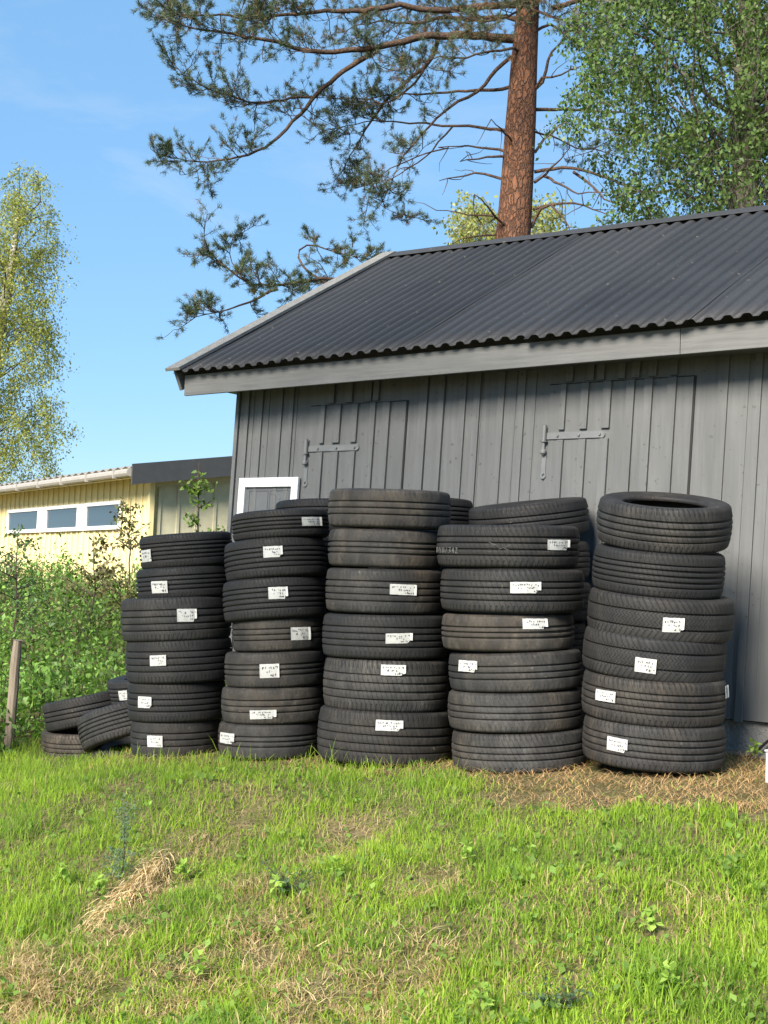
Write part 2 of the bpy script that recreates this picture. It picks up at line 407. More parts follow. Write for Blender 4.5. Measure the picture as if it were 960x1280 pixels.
orn.build('ornament', m_panel, hatch, inv=INV)
# fascia
e = .28; ul = -.205
mb = MB(); J = 3.34
for a, b in ((ul, J - .001), (J + .002, SL + .2)):
    P = [S(a, e - .024, ez(a) - .165), S(b, e - .024, ez(b) - .165), S(b, e, ez(b) - .165), S(a, e, ez(a) - .165),
         S(a, e - .024, ez(a) - .028), S(b, e - .024, ez(b) - .028), S(b, e, ez(b) - .028), S(a, e, ez(a) - .028)]
    mb.hexa([P[3], P[2], P[1], P[0], P[7], P[6], P[5], P[4]])
mb.build('fascia', m_fascia, shed, bevel=.002, inv=INV)
mb = MB(); slab(mb, ul + .01, SL + .18, .022, e - .026, 2.085, 2.10, False); slab(mb, ul + .01, -.03, -2.0, .021, 2.10, 2.115, False); slab(mb, ul + .005, SL + .18, .15, .17, 2.101, ez(ul) + .045, False, (ez(ul) + .045, ez(SL) + .045))
mb.build('soffit', m_wall, shed, inv=INV)
# corrugated roof: separate lapped sheets, trapezoid wave along u, front and back slope
def roofpt(u, s, h):   # s: 0 at eave front, 1 at ridge
    v0, z0 = e + .05, ez(u) - .012; v = v0 + (VR - v0) * s; z = z0 + (rz(u) - z0) * s
    nrm = np.array([(rz(u) - z0), (v0 - VR)]); nrm /= np.hypot(*nrm)
    return S(u, v + h * nrm[0], z + h * nrm[1])
def roofpt_b(u, s, h):
    v0, z0 = -DEPTH - .3, ez(u) - .012; v = v0 + (VR - v0) * s; z = z0 + (rz(u) - z0) * s
    return S(u, v - h * .5, z + h * .86)
pitch, NW, NS = .100, 9, 12
for fn, flip in ((roofpt, 0), (roofpt_b, 1)):
    k_ = 0; ustart = -.25
    while ustart < SL + .2:
        us, hs = [], []
        for wv in range(NW + 1):
            u = ustart + wv * pitch
            for du, hh in ((0, 0), (.030, 0), (.040, .007), (.050, .018), (.060, .0205), (.078, .0205), (.088, .018), (.096, .007)):
                us.append(u + du); hs.append(hh)
        us, hs = us[:-2], hs[:-2]
        nu = len(us); up = .004 * (k_ % 2); s0 = random.uniform(-.012, .004)
        V = [fn(us[i], s0 + (1 - s0) * j / (NS - 1), hs[i] + up - lay * .002 + .0022 * math.sin(j * 1.3 + i * .11 + k_)) for lay in (0, 1) for j in range(NS) for i in range(nu)]
        V = np.array(V) - np.array(shed.location); N = NS * nu; F = []
        for j in range(NS - 1):
            for i in range(nu - 1):
                a = (j * nu + i, j * nu + i + 1, (j + 1) * nu + i + 1, (j + 1) * nu + i)
                F.append(a if not flip else a[::-1]); b = tuple(N + t for t in a); F.append(b[::-1] if not flip else b)
        for i in range(nu - 1): F.append((i + 1, i, N + i, N + i + 1))
        for j in range(NS - 1): F.append((j * nu, (j + 1) * nu, N + (j + 1) * nu, N + j * nu)); F.append((j * nu + nu - 1, N + j * nu + nu - 1, N + (j + 1) * nu + nu - 1, (j + 1) * nu + nu - 1))
        raw_mesh('roof_sheet', V, np.array(F), m_roof, shed)
        ustart += NW * pitch; k_ += 1
mb = MB()
for sgn in (1, -1):
    P = []
    for uu in (ul - .03, SL + .2):
        for dv, dz in ((0, .040), (.11 * sgn, -.022), (.11 * sgn, -.026), (0, .036)): P.append(S(uu, VR + dv, rz(uu) + dz))
    mb.add(P, [(0, 1, 5, 4), (1, 2, 6, 5), (2, 3, 7, 6), (3, 0, 4, 7), (3, 2, 1, 0), (4, 5, 6, 7)])
mb.build('ridge_cap', m_roof, shed, inv=INV)
# rake boards (cap board lying on the sheet edge + vertical barge under it)
for fn, nm in ((roofpt, 1), (roofpt_b, 2)):
    mb = MB(); mb2 = MB()
    P = [fn(ul - .085, -.015, .024), fn(ul + .045, -.015, .024), fn(ul + .045, 1.003, .024), fn(ul - .085, 1.003, .024)]
    Q = [fn(ul - .085, -.015, .046), fn(ul + .045, -.015, .046), fn(ul + .045, 1.003, .046), fn(ul - .085, 1.003, .046)]
    mb.hexa((P + Q) if nm == 1 else (P[::-1] + Q[::-1])); mb.build('rake_board', m_rake, shed, bevel=.002, inv=INV)
    P = [fn(ul - .055, .0, -.13), fn(ul - .03, .0, -.13), fn(ul - .03, 1, -.13), fn(ul - .055, 1, -.13)]
    Q = [fn(ul - .055, .0, .020), fn(ul - .03, .0, .020), fn(ul - .03, 1, .020), fn(ul - .055, 1, .020)]
    mb2.hexa((P + Q) if nm == 1 else (P[::-1] + Q[::-1])); mb2.build('barge_board', m_fascia, shed, bevel=.002, inv=INV)

# ------------------------------------------------------------------ tyres
SEG = 96
def lathe(name, prof, R, W, mat, parent, closed=False):
    prof = np.array(prof); n = len(prof)
    ang = np.linspace(0, 2 * math.pi, SEG, endpoint=False)
    V = np.zeros((n, SEG, 3)); V[:, :, 0] = prof[:, None, 0] * np.cos(ang); V[:, :, 1] = prof[:, None, 0] * np.sin(ang); V[:, :, 2] = prof[:, None, 1]
    m = n if closed else n - 1
    I = np.arange(n * SEG).reshape(n, SEG)
    F = np.zeros((m, SEG, 4), int)
    for i in range(m):
        a, b = I[i], I[(i + 1) % n]
        F[i] = np.stack([a, np.roll(a, -1), np.roll(b, -1), b], 1)
    o = raw_mesh(name, V.reshape(-1, 3), F.reshape(-1, 4), mat, parent, smooth=True)
    uvl = o.data.uv_layers.new(name='UVMap')
    UV = np.zeros((m, SEG, 4, 2)); s = np.arange(SEG) / SEG
    for i in range(m):
        UV[i, :, 0] = np.stack([s, np.full(SEG, prof[i, 1] / W + .5)], 1); UV[i, :, 1] = UV[i, :, 0] + [1 / SEG, 0]
        UV[i, :, 3] = np.stack([s, np.full(SEG, prof[(i + 1) % n, 1] / W + .5)], 1); UV[i, :, 2] = UV[i, :, 3] + [1 / SEG, 0]
    uvl.data.foreach_set('uv', UV.astype(np.float32).ravel())
    return o
GROOVES = {  # fractions of the tread half width, groove half width in m
    'three': [(-.42, .004), (0., .004), (.42, .004)], 'four': [(-.55, .0042), (-.19, .0042), (.19, .0042), (.55, .0042)],
    'three_wide': [(-.36, .0055), (.02, .0055), (.38, .0055)], 'four_off': [(-.6, .003), (-.25, .0055), (.14, .0055), (.52, .0045)],
    'suv': [(-.5, .0045), (-.46 + .02, .0), (.46, .0045)], 'five': [(-.62, .003), (-.32, .005), (0, .005), (.32, .005), (.62, .003)]}
def profile(R, W, style):
    rs = min(.030, W * .15); tw = W / 2 - rs * .72
    cr = lambda z: R - .007 * (z / tw) ** 2 * (1.4 if style == 'four_off' else 1)
    tread = []
    a = np.linspace(1.35, 0, 6)
    arc = [(cr(tw) - rs + rs * math.cos(t), tw + rs * .72 * math.sin(t)) for t in a]
    tread += [(r, -z) for r, z in arc]
    for f, hw in sorted(GROOVES[style]):
        if hw == 0: continue
        z = f * tw
        tread += [(cr(z) + .0004, z - hw - .0035), (cr(z) - .0008, z - hw), (cr(z) - .009, z - hw + .0008), (cr(z) - .009, z + hw - .0008), (cr(z) - .0008, z + hw), (cr(z) + .0004, z + hw + .0035)]
    tread += [(r, z) for r, z in arc[::-1]]
    rb = R - .118
    r0, z0 = arc[0]
    half = [(r0, z0), (r0 - .006, z0 + .0008), (R - .05, W / 2 * .985), (R - .07, W / 2 * .99), (R - .092, W / 2 * .94), (R - .105, W / 2 * .88), (R - .108, W / 2 * .89), (rb + .004, W / 2 * .86), (rb, W / 2 * .82), (rb, W / 2 * .68),
            (rb + .006, W / 2 * .66), (rb + .03, W / 2 * .80), (R - .045, W / 2 * .84), (R - .024, W / 2 * .66), (R - .017, W / 2 * .3), (R - .016, 0)]
    side = half + [(r, -z) for r, z in half[::-1][1:]]
    return tread, side
def make_tyre(label, group, pos, R, W, tilt, fwd, style='three', dust=.5, sipe=1., lab=None, spin=0., labs=None):
    rot = Matrix.Rotation(tilt, 4, 'Y') @ Matrix.Rotation(fwd, 4, 'X')
    e_ = bpy.data.objects.new('tyre', None); COL.objects.link(e_); e_.empty_display_size = .1
    e_.matrix_world = Matrix.Translation([float(c) for c in pos]) @ rot
    tag(e_, label, 'tyre', group)
    tread, side = profile(R, W, style)
    m = m_blk if style == 'suv' else m_rib
    t = lathe('tread', tread, R, W, m, e_); s = lathe('sidewall', side, R, W, m_rib, e_)
    t['dust'] = float(dust); s['dust'] = float(dust) * .8; t['sipe'] = float(sipe); s['sipe'] = 0.
    for L in (labs or ([lab] if lab else [])): paper(e_, R, W, *L)
    return e_
def paper(par, R, W, phi, z, w, h, kind='txt', tone=0):
    """phi: angle to the right of the tyre's camera-facing line; z centre height; w,h size. A curled paper sheet stuck to the tread."""
    view = math.atan2(-par.location.y, -par.location.x)     # direction to the camera
    c = view + phi; rr = R + .0018; nx_, nz_ = 12, 4
    tw = W / 2 - .02
    tilt = random.uniform(-.035, .035); ck = random.random() < .55; ph1 = random.uniform(0, 6); cr_ = random.uniform(.0004, .0012); cut = random.uniform(.15, .35)
    V, F = [], []
    for lay in (0, -.0006):
        for j in range(nz_ + 1):
            for i in range(nx_ + 1):
                a = (i / nx_ - .5) * w; b = (j / nz_ - .5) * h
                if ck and i > nx_ - 2 and j == 0: a -= w * .04; b += h * cut
                b += a * tilt + random.uniform(-.0008, .0008)
                zz = z + b; th = c + a / R
                r = min(R - .007 * (zz / tw) ** 2, R) + .0032 + cr_ * math.sin(i * 1.1 + j * .8 + ph1) + lay + (.006 * max(0, abs(i / nx_ - .5) - .42) / .08 * (lay == 0 or 1) * (.3 if i < 6 else 1))
                V.append((r * math.cos(th), r * math.sin(th), zz))
    n = (nx_ + 1); N = n * (nz_ + 1)
    for j in range(nz_):
        for i in range(nx_):
            a = (j * n + i, j * n + i + 1, (j + 1) * n + i + 1, (j + 1) * n + i); F.append(a); F.append(tuple(N + t for t in a[::-1]))
    edge = [i for i in range(n)] + [j * n + nx_ for j in range(1, nz_ + 1)] + [nz_ * n + i for i in range(nx_ - 1, -1, -1)] + [j * n for j in range(nz_ - 1, 0, -1)]
    for i in range(len(edge)):
        a, b = edge[i], edge[(i + 1) % len(edge)]; F.append((b, a, N + a, N + b))
    mb = MB(); mb.add(V, F); p = mb.build('paper_label', m_paper, par)
    # handwriting: rows of small pen strokes
    ink = MB()
    def stroke(x0, y0, x1, y1, wd=.0011):
        nx2 = math.hypot(x1 - x0, y1 - y0) + 1e-6; ox, oy = -(y1 - y0) / nx2 * wd, (x1 - x0) / nx2 * wd
        P = []
        for (x, y) in ((x0 - ox, y0 - oy), (x1 - ox, y1 - oy), (x1 + ox, y1 + oy), (x0 + ox, y0 + oy)):
            y += x * tilt; th = c + x / R; zz = z + y
            r = min(R - .007 * (zz / tw) ** 2, R) + .0050
            P.append((r * math.cos(th), r * math.sin(th), zz))
        ink.add(P, [(0, 1, 2, 3)])
    big = w > .1
    rows = [(.24, -.42, .40 if big else .35), (-.04, -.25, .25), (-.30, .05, .38)]
    for ry, xa, xb in rows:
        x = xa * w; gh = h * .10
        while x < xb * w:
            if random.random() < .82:
                cy = ry * h + random.uniform(-.02, .02) * h; gw = random.uniform(.006, .0095)
                pts = [(x + random.uniform(0, gw), cy + random.uniform(-gh, gh)) for _ in range(random.choice((3, 4)))]
                for p0, p1 in zip(pts, pts[1:]): stroke(*p0, *p1, random.uniform(.0011, .0018))
            x += random.uniform(.009, .012)
    ink.build('handwriting', m_ink, p)
    return p

STK = {1: 7.9, 2: 7.5, 3: 7.1, 4: 6.7, 5: 6.4}
# xl, xr, yt, yb, slope, forward tilt deg, style, dust, sipe, look, [(label x, y, w, h)]
T = {
1: [(175, 291, 667, 709, -.07, 1, 'five', .12, .8, 'clean black', [(184, 693, 13, 15)]),
    (171, 290, 709, 748, -.06, 0, 'four', .10, .8, 'clean black', [(200.5, 734, 20, 15)]),
    (152, 289, 748, 802, -.035, 0, 'four_off', .28, .7, 'wide dusty', [(233, 770, 24, 16)]),
    (158, 290, 801, 855, -.03, 0, 'four', .16, .8, 'black', [(199, 826, 20, 13)]),
    (160, 282, 855, 904, -.02, 0, 'four', .16, .9, 'black', [(183, 878, 17, 14)]),
    (164, 277, 903, 949, -.01, 0, 'three', .30, .4, 'greyish', [(195, 927, 19, 14)])],
2: [(290, 412, 636, 672, -.06, -1, 'four', .22, .8, 'tilted black', [(389.5, 650, 25, 11)]),
    (281, 409, 671, 722, -.07, -3, 'five', .10, .7, 'slanting clean black', [(342, 690.5, 24, 14)]),
    (279, 408, 721, 774, -.06, -3, 'five', .10, .7, 'slanting pebble-dotted black', [(348, 742, 24, 15)]),
    (290, 404, 772, 815, -.04, 0, 'three', .42, .3, 'worn brownish', [(375, 792, 24, 16)]),
    (281, 405, 816, 861, -.03, 0, 'three_wide', .5, .3, 'worn brown', [(337, 839, 24, 17)]),
    (277, 404, 861, 907, -.02, 0, 'three', .5, .2, 'muddy brown', [(329, 893.5, 33, 11)]),
    (273, 400, 907, 951, -.01, 0, 'three_wide', .4, .2, 'dusty', [(285, 923.5, 19, 13)])],
3: [(410, 564, 610, 660, .03, 2, 'three', .62, .25, 'sandy stained', []),
    (410, 555, 661, 710, .03, 1.5, 'three_wide', .62, .2, 'pale dusty', []),
    (407, 556, 711, 768, .025, 1, 'four', .42, .4, 'brownish ribbed', [(503, 737, 33, 13)]),
    (403, 560, 769, 825, .02, 0, 'four', .14, .6, 'dark bluish black', [(498, 798, 33, 12.5)]),
    (404, 561, 826, 892, .03, 0, 'four_off', .55, .9, 'broad brown dirty', [(490.7, 838, 31, 13)]),
    (397, 565, 891, 959, .045, -1, 'four_off', .30, .8, 'broadest grey-black', [(485.6, 907.5, 34, 13)])],
4: [(546, 724, 655, 710, .01, 2, 'four', .24, .9, 'black chalk-marked', [(696, 678.5, 28, 13)]),
    (550.5, 730, 711, 767, .01, 1.5, 'four', .24, .9, 'black five-ribbed', [(656, 734, 38, 14)]),
    (552, 717, 768, 815, -.01, 1, 'three_wide', .75, .1, 'bald paler dusty', [(667.5, 779, 31, 13)]),
    (561, 727, 816, 866, -.03, 0, 'three', .42, .3, 'worn grey', [(587, 832, 25, 14)]),
    (560, 727.5, 867, 917, -.02, 0, 'three', .55, .4, 'worn dusty', []),
    (565, 732, 918, 968, -.03, 0, 'three', .5, .7, 'dusty brown-patched', [])],
5: [(746, 913, 634, 693, .04, 12, 'four_off', .34, .9, 'broad dusty open-centred', []),
    (741, 904, 691, 749, .07, 6.5, 'five', .10, .8, 'clean bluish black', []),
    (735, 915, 748, 804, .07, 5.5, 'suv', .26, .9, 'chunky block-tread', [(841, 781, 26, 18)]),
    (729, 905, 798, 855, .08, 5, 'suv', .22, .9, 'chunky clean block-tread', [(808.5, 832.5, 26, 18)]),
    (728, 905, 852, 911, .055, 4, 'four', .40, .8, 'dusty fine-grooved', [(760, 873, 26, 14), (904.5, 866, 22, 16)]),
    (729, 904, 909, 967, .055, 3, 'four', .40, .7, 'dusty long-ribbed', [(774.5, 933.5, 26, 17)])]}
WHERE = {1: 'stack beside loose pile', 2: 'stack below white hatch', 3: 'tall middle stack', 4: 'stack second from right', 5: 'rightmost stack'}
GRP = {1: 'tyres of the stack beside the loose pile', 2: 'tyres of the seven-high stack', 3: 'tyres of the middle stack', 4: 'tyres of the fourth stack', 5: 'tyres of the stack at the right'}
ORD = ['topmost', 'second from top', 'third from top', 'fourth from top', 'fifth from top', 'sixth from top', 'lowest']
POSES = {}
for s, rows in T.items():
    D = STK[s]
    for i, (xl, xr, yt, yb, sl, fw_, style, dust, sipe, look, labs) in enumerate(rows):
        xc, ym = (xl + xr) / 2, (yt + yb) / 2
        R_ = (xr - xl) / 2 * D / FPX; Df = D - R_
        W_ = (yb - yt) / FPX * Df * .985
        if s == 1: W_ *= 1.035
        c = at(xc, ym, D); c[2] = at(xc, ym, Df)[2]
        fr = rad(fw_); c[2] += R_ * math.sin(fr) * .9
        L = []
        for (lx, ly, lw, lh) in labs:
            sn = max(-.985, min(.985, (lx - xc) / ((xr - xl) / 2))); phi = math.asin(sn)
            ls = sl * (lx - xc)
            dz = -(ly - ym - ls) / FPX * Df
            if abs(sn) > .3: dz -= (1 - math.cos(phi)) * R_ * .08
            L.append((phi, float(np.clip(dz, -W_ * .33, W_ * .33)), lw / FPX * Df / max(.45, math.cos(phi)) if abs(sn) < .95 else .075, lh / FPX * Df))
        name = 'lowest' if i == len(rows) - 1 else ORD[i]
        lt = ('with two paper labels' if len(labs) == 2 else 'with a white label') if labs else 'without label'
        tr = make_tyre(f'{look} tyre {lt}, {name} of {WHERE[s]}', GRP[s], c, R_, W_, sl - ROLL, fr, style, dust, sipe, labs=L)
        POSES[(s, i)] = tr
# white paint-pen characters on the top tyre of the fourth stack
tr = POSES[(4, 0)]; R_ = (724 - 546) / 2 * STK[4] / FPX
chk = MB(); view = math.atan2(-tr.location.y, -tr.location.x)
GL = {'D': [(0, 0, 0, 1), (0, 1, .7, .8), (.7, .8, .7, .2), (.7, .2, 0, 0)], 'Y': [(0, 1, .4, .5), (.8, 1, .4, .5), (.4, .5, .4, 0)], 'O': [(0, .1, 0, .9), (0, .9, .7, .9), (.7, .9, .7, .1), (.7, .1, 0, .1)],
      '/': [(0, 0, .6, 1)], '3': [(0, 1, .7, 1), (.7, 1, .3, .55), (.3, .55, .7, .3), (.7, .3, 0, 0)], '4': [(.5, 0, .5, 1), (.5, 1, 0, .35), (0, .35, .8, .35)], '2': [(0, .85, .4, 1), (.4, 1, .7, .7), (.7, .7, 0, 0), (0, 0, .8, 0)]}
xx = 546.5
for ch in 'DYO/342':
    for (x0, y0, x1, y1) in GL[ch]:
        P = []
        for (x, y) in ((x0, y0), (x1, y1)):
            px = xx + x * 3.2; phi = math.asin(max(-.992, (px - 635) / 89.)); zz = -.034 + y * .026
            P.append(((R_ + .0005) * math.cos(view + phi), (R_ + .0005) * math.sin(view + phi), zz))
        chk.tube(P, .0013, 5)
    xx += 4.2
chk.build('lettering', m_chalk, tr); chk = MB()
for (a, b) in (((618, .012), (636, -.018)), ((624, -.014), (638, .008)), ((612, .02), (620, .005))):
    P = [((R_ + .0005) * math.cos(view + math.asin((x - 635) / 89.)), (R_ + .0005) * math.sin(view + math.asin((x - 635) / 89.)), z) for x, z in (a, b)]
    chk.tube(P, .0009, 4)
chk.build('scratch_marks', m_chalk, tr)

# second row, behind the front stacks
def back_tyre(px, py, D, od, W, slope, fw_, label, style='four', dust=.2, group='tyres of the hidden second row'):
    c = at(px, py, D); R_ = od / 2; c[2] = at(px, py, D - R_)[2] + R_ * math.sin(rad(fw_)) * .9
    return make_tyre(label, group, c, R_, W, slope - ROLL, rad(fw_), style, dust, .9)
g4 = 'tyres stacked behind the fourth stack'
back_tyre(661, 651, 7.42, .655, .185, -.10, 5, 'slanting tyre lying on top of the stack hidden behind the fourth stack', 'three', .2, g4)
back_tyre(668, 701, 7.42, .60, .20, -.03, 2, 'second tyre down peeking out behind the chalk-marked tyre', 'four', .2, g4)
back_tyre(668, 752, 7.42, .62, .21, .0, 0, 'third tyre down in the shade behind the fourth stack', 'four', .15, g4)
for yy in (804, 856, 908): back_tyre(664, yy, 7.42, .60, .215, .0, 0, 'dark tyre low down behind the fourth stack', 'four', .15, g4)
g3 = 'tyres stacked behind the middle stack'
back_tyre(527, 640, 7.85, .60, .175, .02, 0, 'black tyre just showing between the middle stack and the slanting tyre', 'four', .15, g3)
for i, yy in enumerate((681, 723, 765, 808, 850, 892)): back_tyre(524, yy, 7.85, .60, .188, .03, 0, 'black tyre hidden behind the middle stack', 'four', .15, g3)
g2 = 'tyres stacked behind the seven-high stack'
back_tyre(408, 644, 8.18, .62, .20, .0, -1, 'black tyre whose rim peeks out above the seven-high stack', 'five', .12, g2)
for i, yy in enumerate((687, 730, 773, 816, 859, 902)): back_tyre(408, yy, 8.18, .60, .20, .03, 0, 'black tyre hidden behind the seven-high stack', 'four', .15, g2)
# loose pile at the left
gp = 'tyres of the loose pile on the bank'
def pile(px, py, D, od, W, slope, fw_, label, style, dust, labs=None):
    c = at(px, py, D); R_ = od / 2
    L = [(math.asin((lx - px) / (R_ * FPX / D)), dz, .075, .06) for lx, dz in (labs or [])]
    return make_tyre(label, gp, c, R_, W, slope - ROLL, rad(fw_), style, dust, .9, labs=L)
PILE = []
PILE.append(pile(112, 927, 8.98, .62, .175, -.02, 3, 'worn muddy tyre lying lowest in the loose pile by the post', 'three', .8))
PILE.append(pile(114, 886, 8.95, .62, .185, -.20, -2, 'slanting black tyre resting on the muddy one in the loose pile', 'three', .2))
PILE.append(pile(196, 858, 8.85, .63, .175, -.14, 3, 'black tyre with label half hidden behind the first stack', 'four', .2, [(156, .0)]))
PILE.append(pile(164, 905, 8.42, .64, .205, -.26, -11, 'leaning fine-ribbed tyre in front of the loose pile', 'five', .35))
PILE.append(pile(172, 946, 8.42, .56, .14, .0, 4, 'dusty tyre under the leaning one, sunk in the grass', 'three', .5))

# ------------------------------------------------------------------ yellow house
DH = 20.0; TB = rad(57.6)
Hc = at(189, 640, DH); Hc[2] = 0
D1 = np.array([-math.cos(TB), math.sin(TB), 0]); D2 = np.array([math.sin(TB), math.cos(TB), 0]); N1 = -D2; N2 = -D1
def H(a, b, z): return Hc + D1 * a + D2 * b + ZD * z
def haz(x, y, b=0):
    P = onplane(x, y, Hc + D2 * b, N1); return float((P - Hc) @ D1), float(P[2])
def hbz(x, y, a=0):
    P = onplane(x, y, Hc + D1 * a, N2); return float((P - Hc) @ D2), float(P[2])
house = empty('yellow_house', H(0, 0, .6)); HI = Matrix.Translation(-house.location)
tag(house, 'pale yellow board-clad house with a strip of three windows up the bank', 'house')
def hbox(mb, a0, a1, b0, b1, z0, z1): mb.hexa([H(a0, b0, z0), H(a0, b1, z0), H(a1, b1, z0), H(a1, b0, z0), H(a0, b0, z1), H(a0, b1, z1), H(a1, b1, z1), H(a1, b0, z1)])
ze = haz(90, 602, -.35)[1]
b1_, z1_ = hbz(184, 582, -.32); b2_, z2_ = hbz(285, 574, -.32); rs_ = (z2_ - z1_) / (b2_ - b1_)
HL = 13.0; HD = 8.0; zb = -.2
mb = MB(); hbox(mb, 0, HL, 0, .12, zb, ze + .02); mb2 = MB()
a = .05
while a < HL: hbox(mb, a, a + .07, -.022, -.001, zb, ze - .02); a += .27
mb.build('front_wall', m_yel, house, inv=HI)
zs = lambda b: ze + rs_ * (b + .35)
P = [H(-.0, .0, zb), H(-.0, HD, zb), H(-.0, HD, zs(HD) - .1), H(0, 0, zs(0) - .1)]; Q = [p + D1 * .12 for p in P]
mb2.add(P + Q, [(0, 1, 2, 3), (7, 6, 5, 4), (0, 4, 5, 1), (1, 5, 6, 2), (2, 6, 7, 3), (3, 7, 4, 0)])
b = .10
while b < HD:
    z = zs(b) - .235; mb2.hexa([H(-.018, b, zb), H(-.018, b + .045, zb), H(-.001, b + .045, zb), H(-.001, b, zb), H(-.018, b, z), H(-.018, b + .045, z), H(-.001, b + .045, z), H(-.001, b, z)]); b += .30
for off in (.06,): # two sloping boards under the barge
    mb2.hexa([H(-.03 - off * .04, -.01, zs(0) - off - .17), H(-.03 - off * .04, HD, zs(HD) - off - .17), H(-.002, HD, zs(HD) - off - .17), H(-.002, -.01, zs(0) - off - .17),
              H(-.03 - off * .04, -.01, zs(0) - off), H(-.03 - off * .04, HD, zs(HD) - off), H(-.002, HD, zs(HD) - off), H(-.002, -.01, zs(0) - off)])
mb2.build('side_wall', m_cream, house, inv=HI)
mb = MB(); hbox(mb, -.06, .02, -.055, .02, zb, ze - .03); mb.build('corner_board', m_yel, house, inv=HI)
# windows
WSP = []
for (xa, xb) in ((14, 51), (62, 100.5), (112, 153)):
    a1, zt1 = haz(xa, 642 - .08 * xa); a0, _ = haz(xb, 642 - .08 * xb)
    zt = haz(82, 637.5)[1] + .02; zl = haz(82, 660)[1]
    fr = MB(); t = .06
    hbox(fr, a0 - t, a1 + t, -.06, -.023, zt, zt + t); hbox(fr, a0 - t, a1 + t, -.075, -.023, zl - t, zl)
    hbox(fr, a0 - t, a0, -.06, -.023, zl, zt); hbox(fr, a1, a1 + t, -.06, -.023, zl, zt)
    WSP.append((a0 - t, a1 + t, zl - t, zt + t))
    w = fr.build('window', m_white, house, inv=HI); w.data.materials[0] = m_white
    gl = MB(); hbox(gl, a0 + .002, a1 - .002, -.035, -.026, zl + .002, zt - .002); gl.build('pane', m_glass, w, inv=HI)
for i in range(2):
    mb = MB(); hbox(mb, WSP[i + 1][1] + .002, WSP[i][0] - .002, -.05, -.023, WSP[0][2], WSP[0][3]); mb.build('mullion', m_white, house, inv=HI)
# roof
mb = MB(); P = []
na = int((HL + .6) / .075); rows = 26
Vr, Fr = [], []
for j in range(rows):
    bb = -.42 + (HD + .42) * j / (rows - 1)
    for i in range(na):
        aa = -.33 + i * .075
        Vr.append(H(aa, bb, zs(bb) + .10 + .022 * math.sin(2 * math.pi * i / 4.) - .012 * (j % 2) * 0) - np.array(house.location))
for j in range(rows - 1):
    for i in range(na - 1): Fr.append((j * na + i, (j + 1) * na + i, (j + 1) * na + i + 1, j * na + i + 1))
rf = raw_mesh('roof', np.array(Vr), np.array(Fr), m_tile, house, smooth=True)
mb = MB(); P = [H(-.3, -.40, zs(-.4) - .06), H(-.3, HD, zs(HD) - .06), H(HL, HD, zs(HD) - .06), H(HL, -.40, zs(-.4) - .06)]; Q = [p + ZD * .12 for p in P]
mb.hexa(P + Q); mb.build('roof_deck', m_yel, house, inv=HI)
mb = MB(); mb.hexa([H(-.345, -.46, zs(-.46) - .16), H(-.345, HD, zs(HD) - .16), H(-.302, HD, zs(HD) - .16), H(-.302, -.46, zs(-.46) - .16)] + [p + ZD * .30 for p in (H(-.345, -.46, zs(-.46) - .16), H(-.345, HD, zs(HD) - .16), H(-.302, HD, zs(HD) - .16), H(-.302, -.46, zs(-.46) - .16))])
mb.build('barge_cover', m_barge, house, inv=HI)
mb = MB(); mb.tube([H(-.3, -.47, zs(-.47) + .02), H(HL, -.47, zs(-.47) + .02)], .062, 10)
a = .2
while a < HL: hbox(mb, a, a + .03, -.54, -.40, zs(-.47) - .05, zs(-.47) + .075); a += 1.15
mb.build('gutter', m_gut, house, inv=HI)

# ------------------------------------------------------------------ foliage helpers
def leaf_quads(P, size, col, droop=.3, aspect=.62, flat=None):
    """rhombic folded leaves at points P (n,3); returns V, F(quads), C"""
    n = len(P); d = rng.normal(0, 1, (n, 3)); d[:, 2] -= droop * 2
    d /= np.linalg.norm(d, axis=1)[:, None]
    r = rng.normal(0, 1, (n, 3))
    if flat is not None: r[:, 2] += flat * 4      # leaf blades tending to face up
    nn = r - (r * d).sum(1)[:, None] * d; nn /= np.linalg.norm(nn, axis=1)[:, None] + 1e-9
    s = np.cross(d, nn); sz = np.asarray(size).reshape(-1, 1) * np.ones((n, 1))
    A = P; B = P + d * sz * .5 + s * sz * aspect * .5 + nn * sz * .10; C_ = P + d * sz; E_ = P + d * sz * .5 - s * sz * aspect * .5 + nn * sz * .10
    V = np.stack([A, B, C_, E_], 1).reshape(-1, 3); F = np.arange(n * 4).reshape(n, 4)
    return V, F, np.repeat(col, 4, axis=0)
def colmix(n, cols, jit=.15):
    cols = np.array(cols); w = rng.dirichlet(np.full(len(cols), .6), n); c = w @ cols
    return c * (1 + rng.normal(0, jit, (n, 1)))
def leaves_obj(name, parts, mat, parent=None):
    off = 0; VV, FF, CC = [], [], []
    for V, F, C_ in parts: VV.append(V); FF.append(F + off); CC.append(C_); off += len(V)
    V = np.concatenate(VV)
    if parent is not None: V = V - np.array(parent.location)
    return raw_mesh(name, V, np.concatenate(FF), mat, parent, np.clip(np.concatenate(CC), .001, 1))
def resample(P, n):
    P = np.asarray(P, float); s = np.r_[0, np.cumsum(np.linalg.norm(np.diff(P, axis=0), axis=1))]
    t = np.linspace(0, s[-1], n); return np.stack([np.interp(t, s, P[:, i]) for i in range(3)], 1)
def wiggle(P, a):
    P = P.copy(); n = len(P)
    for c in range(3):
        w = rng.normal(0, a, n).cumsum(); w -= np.linspace(w[0], w[-1], n); P[:, c] += w
    return P

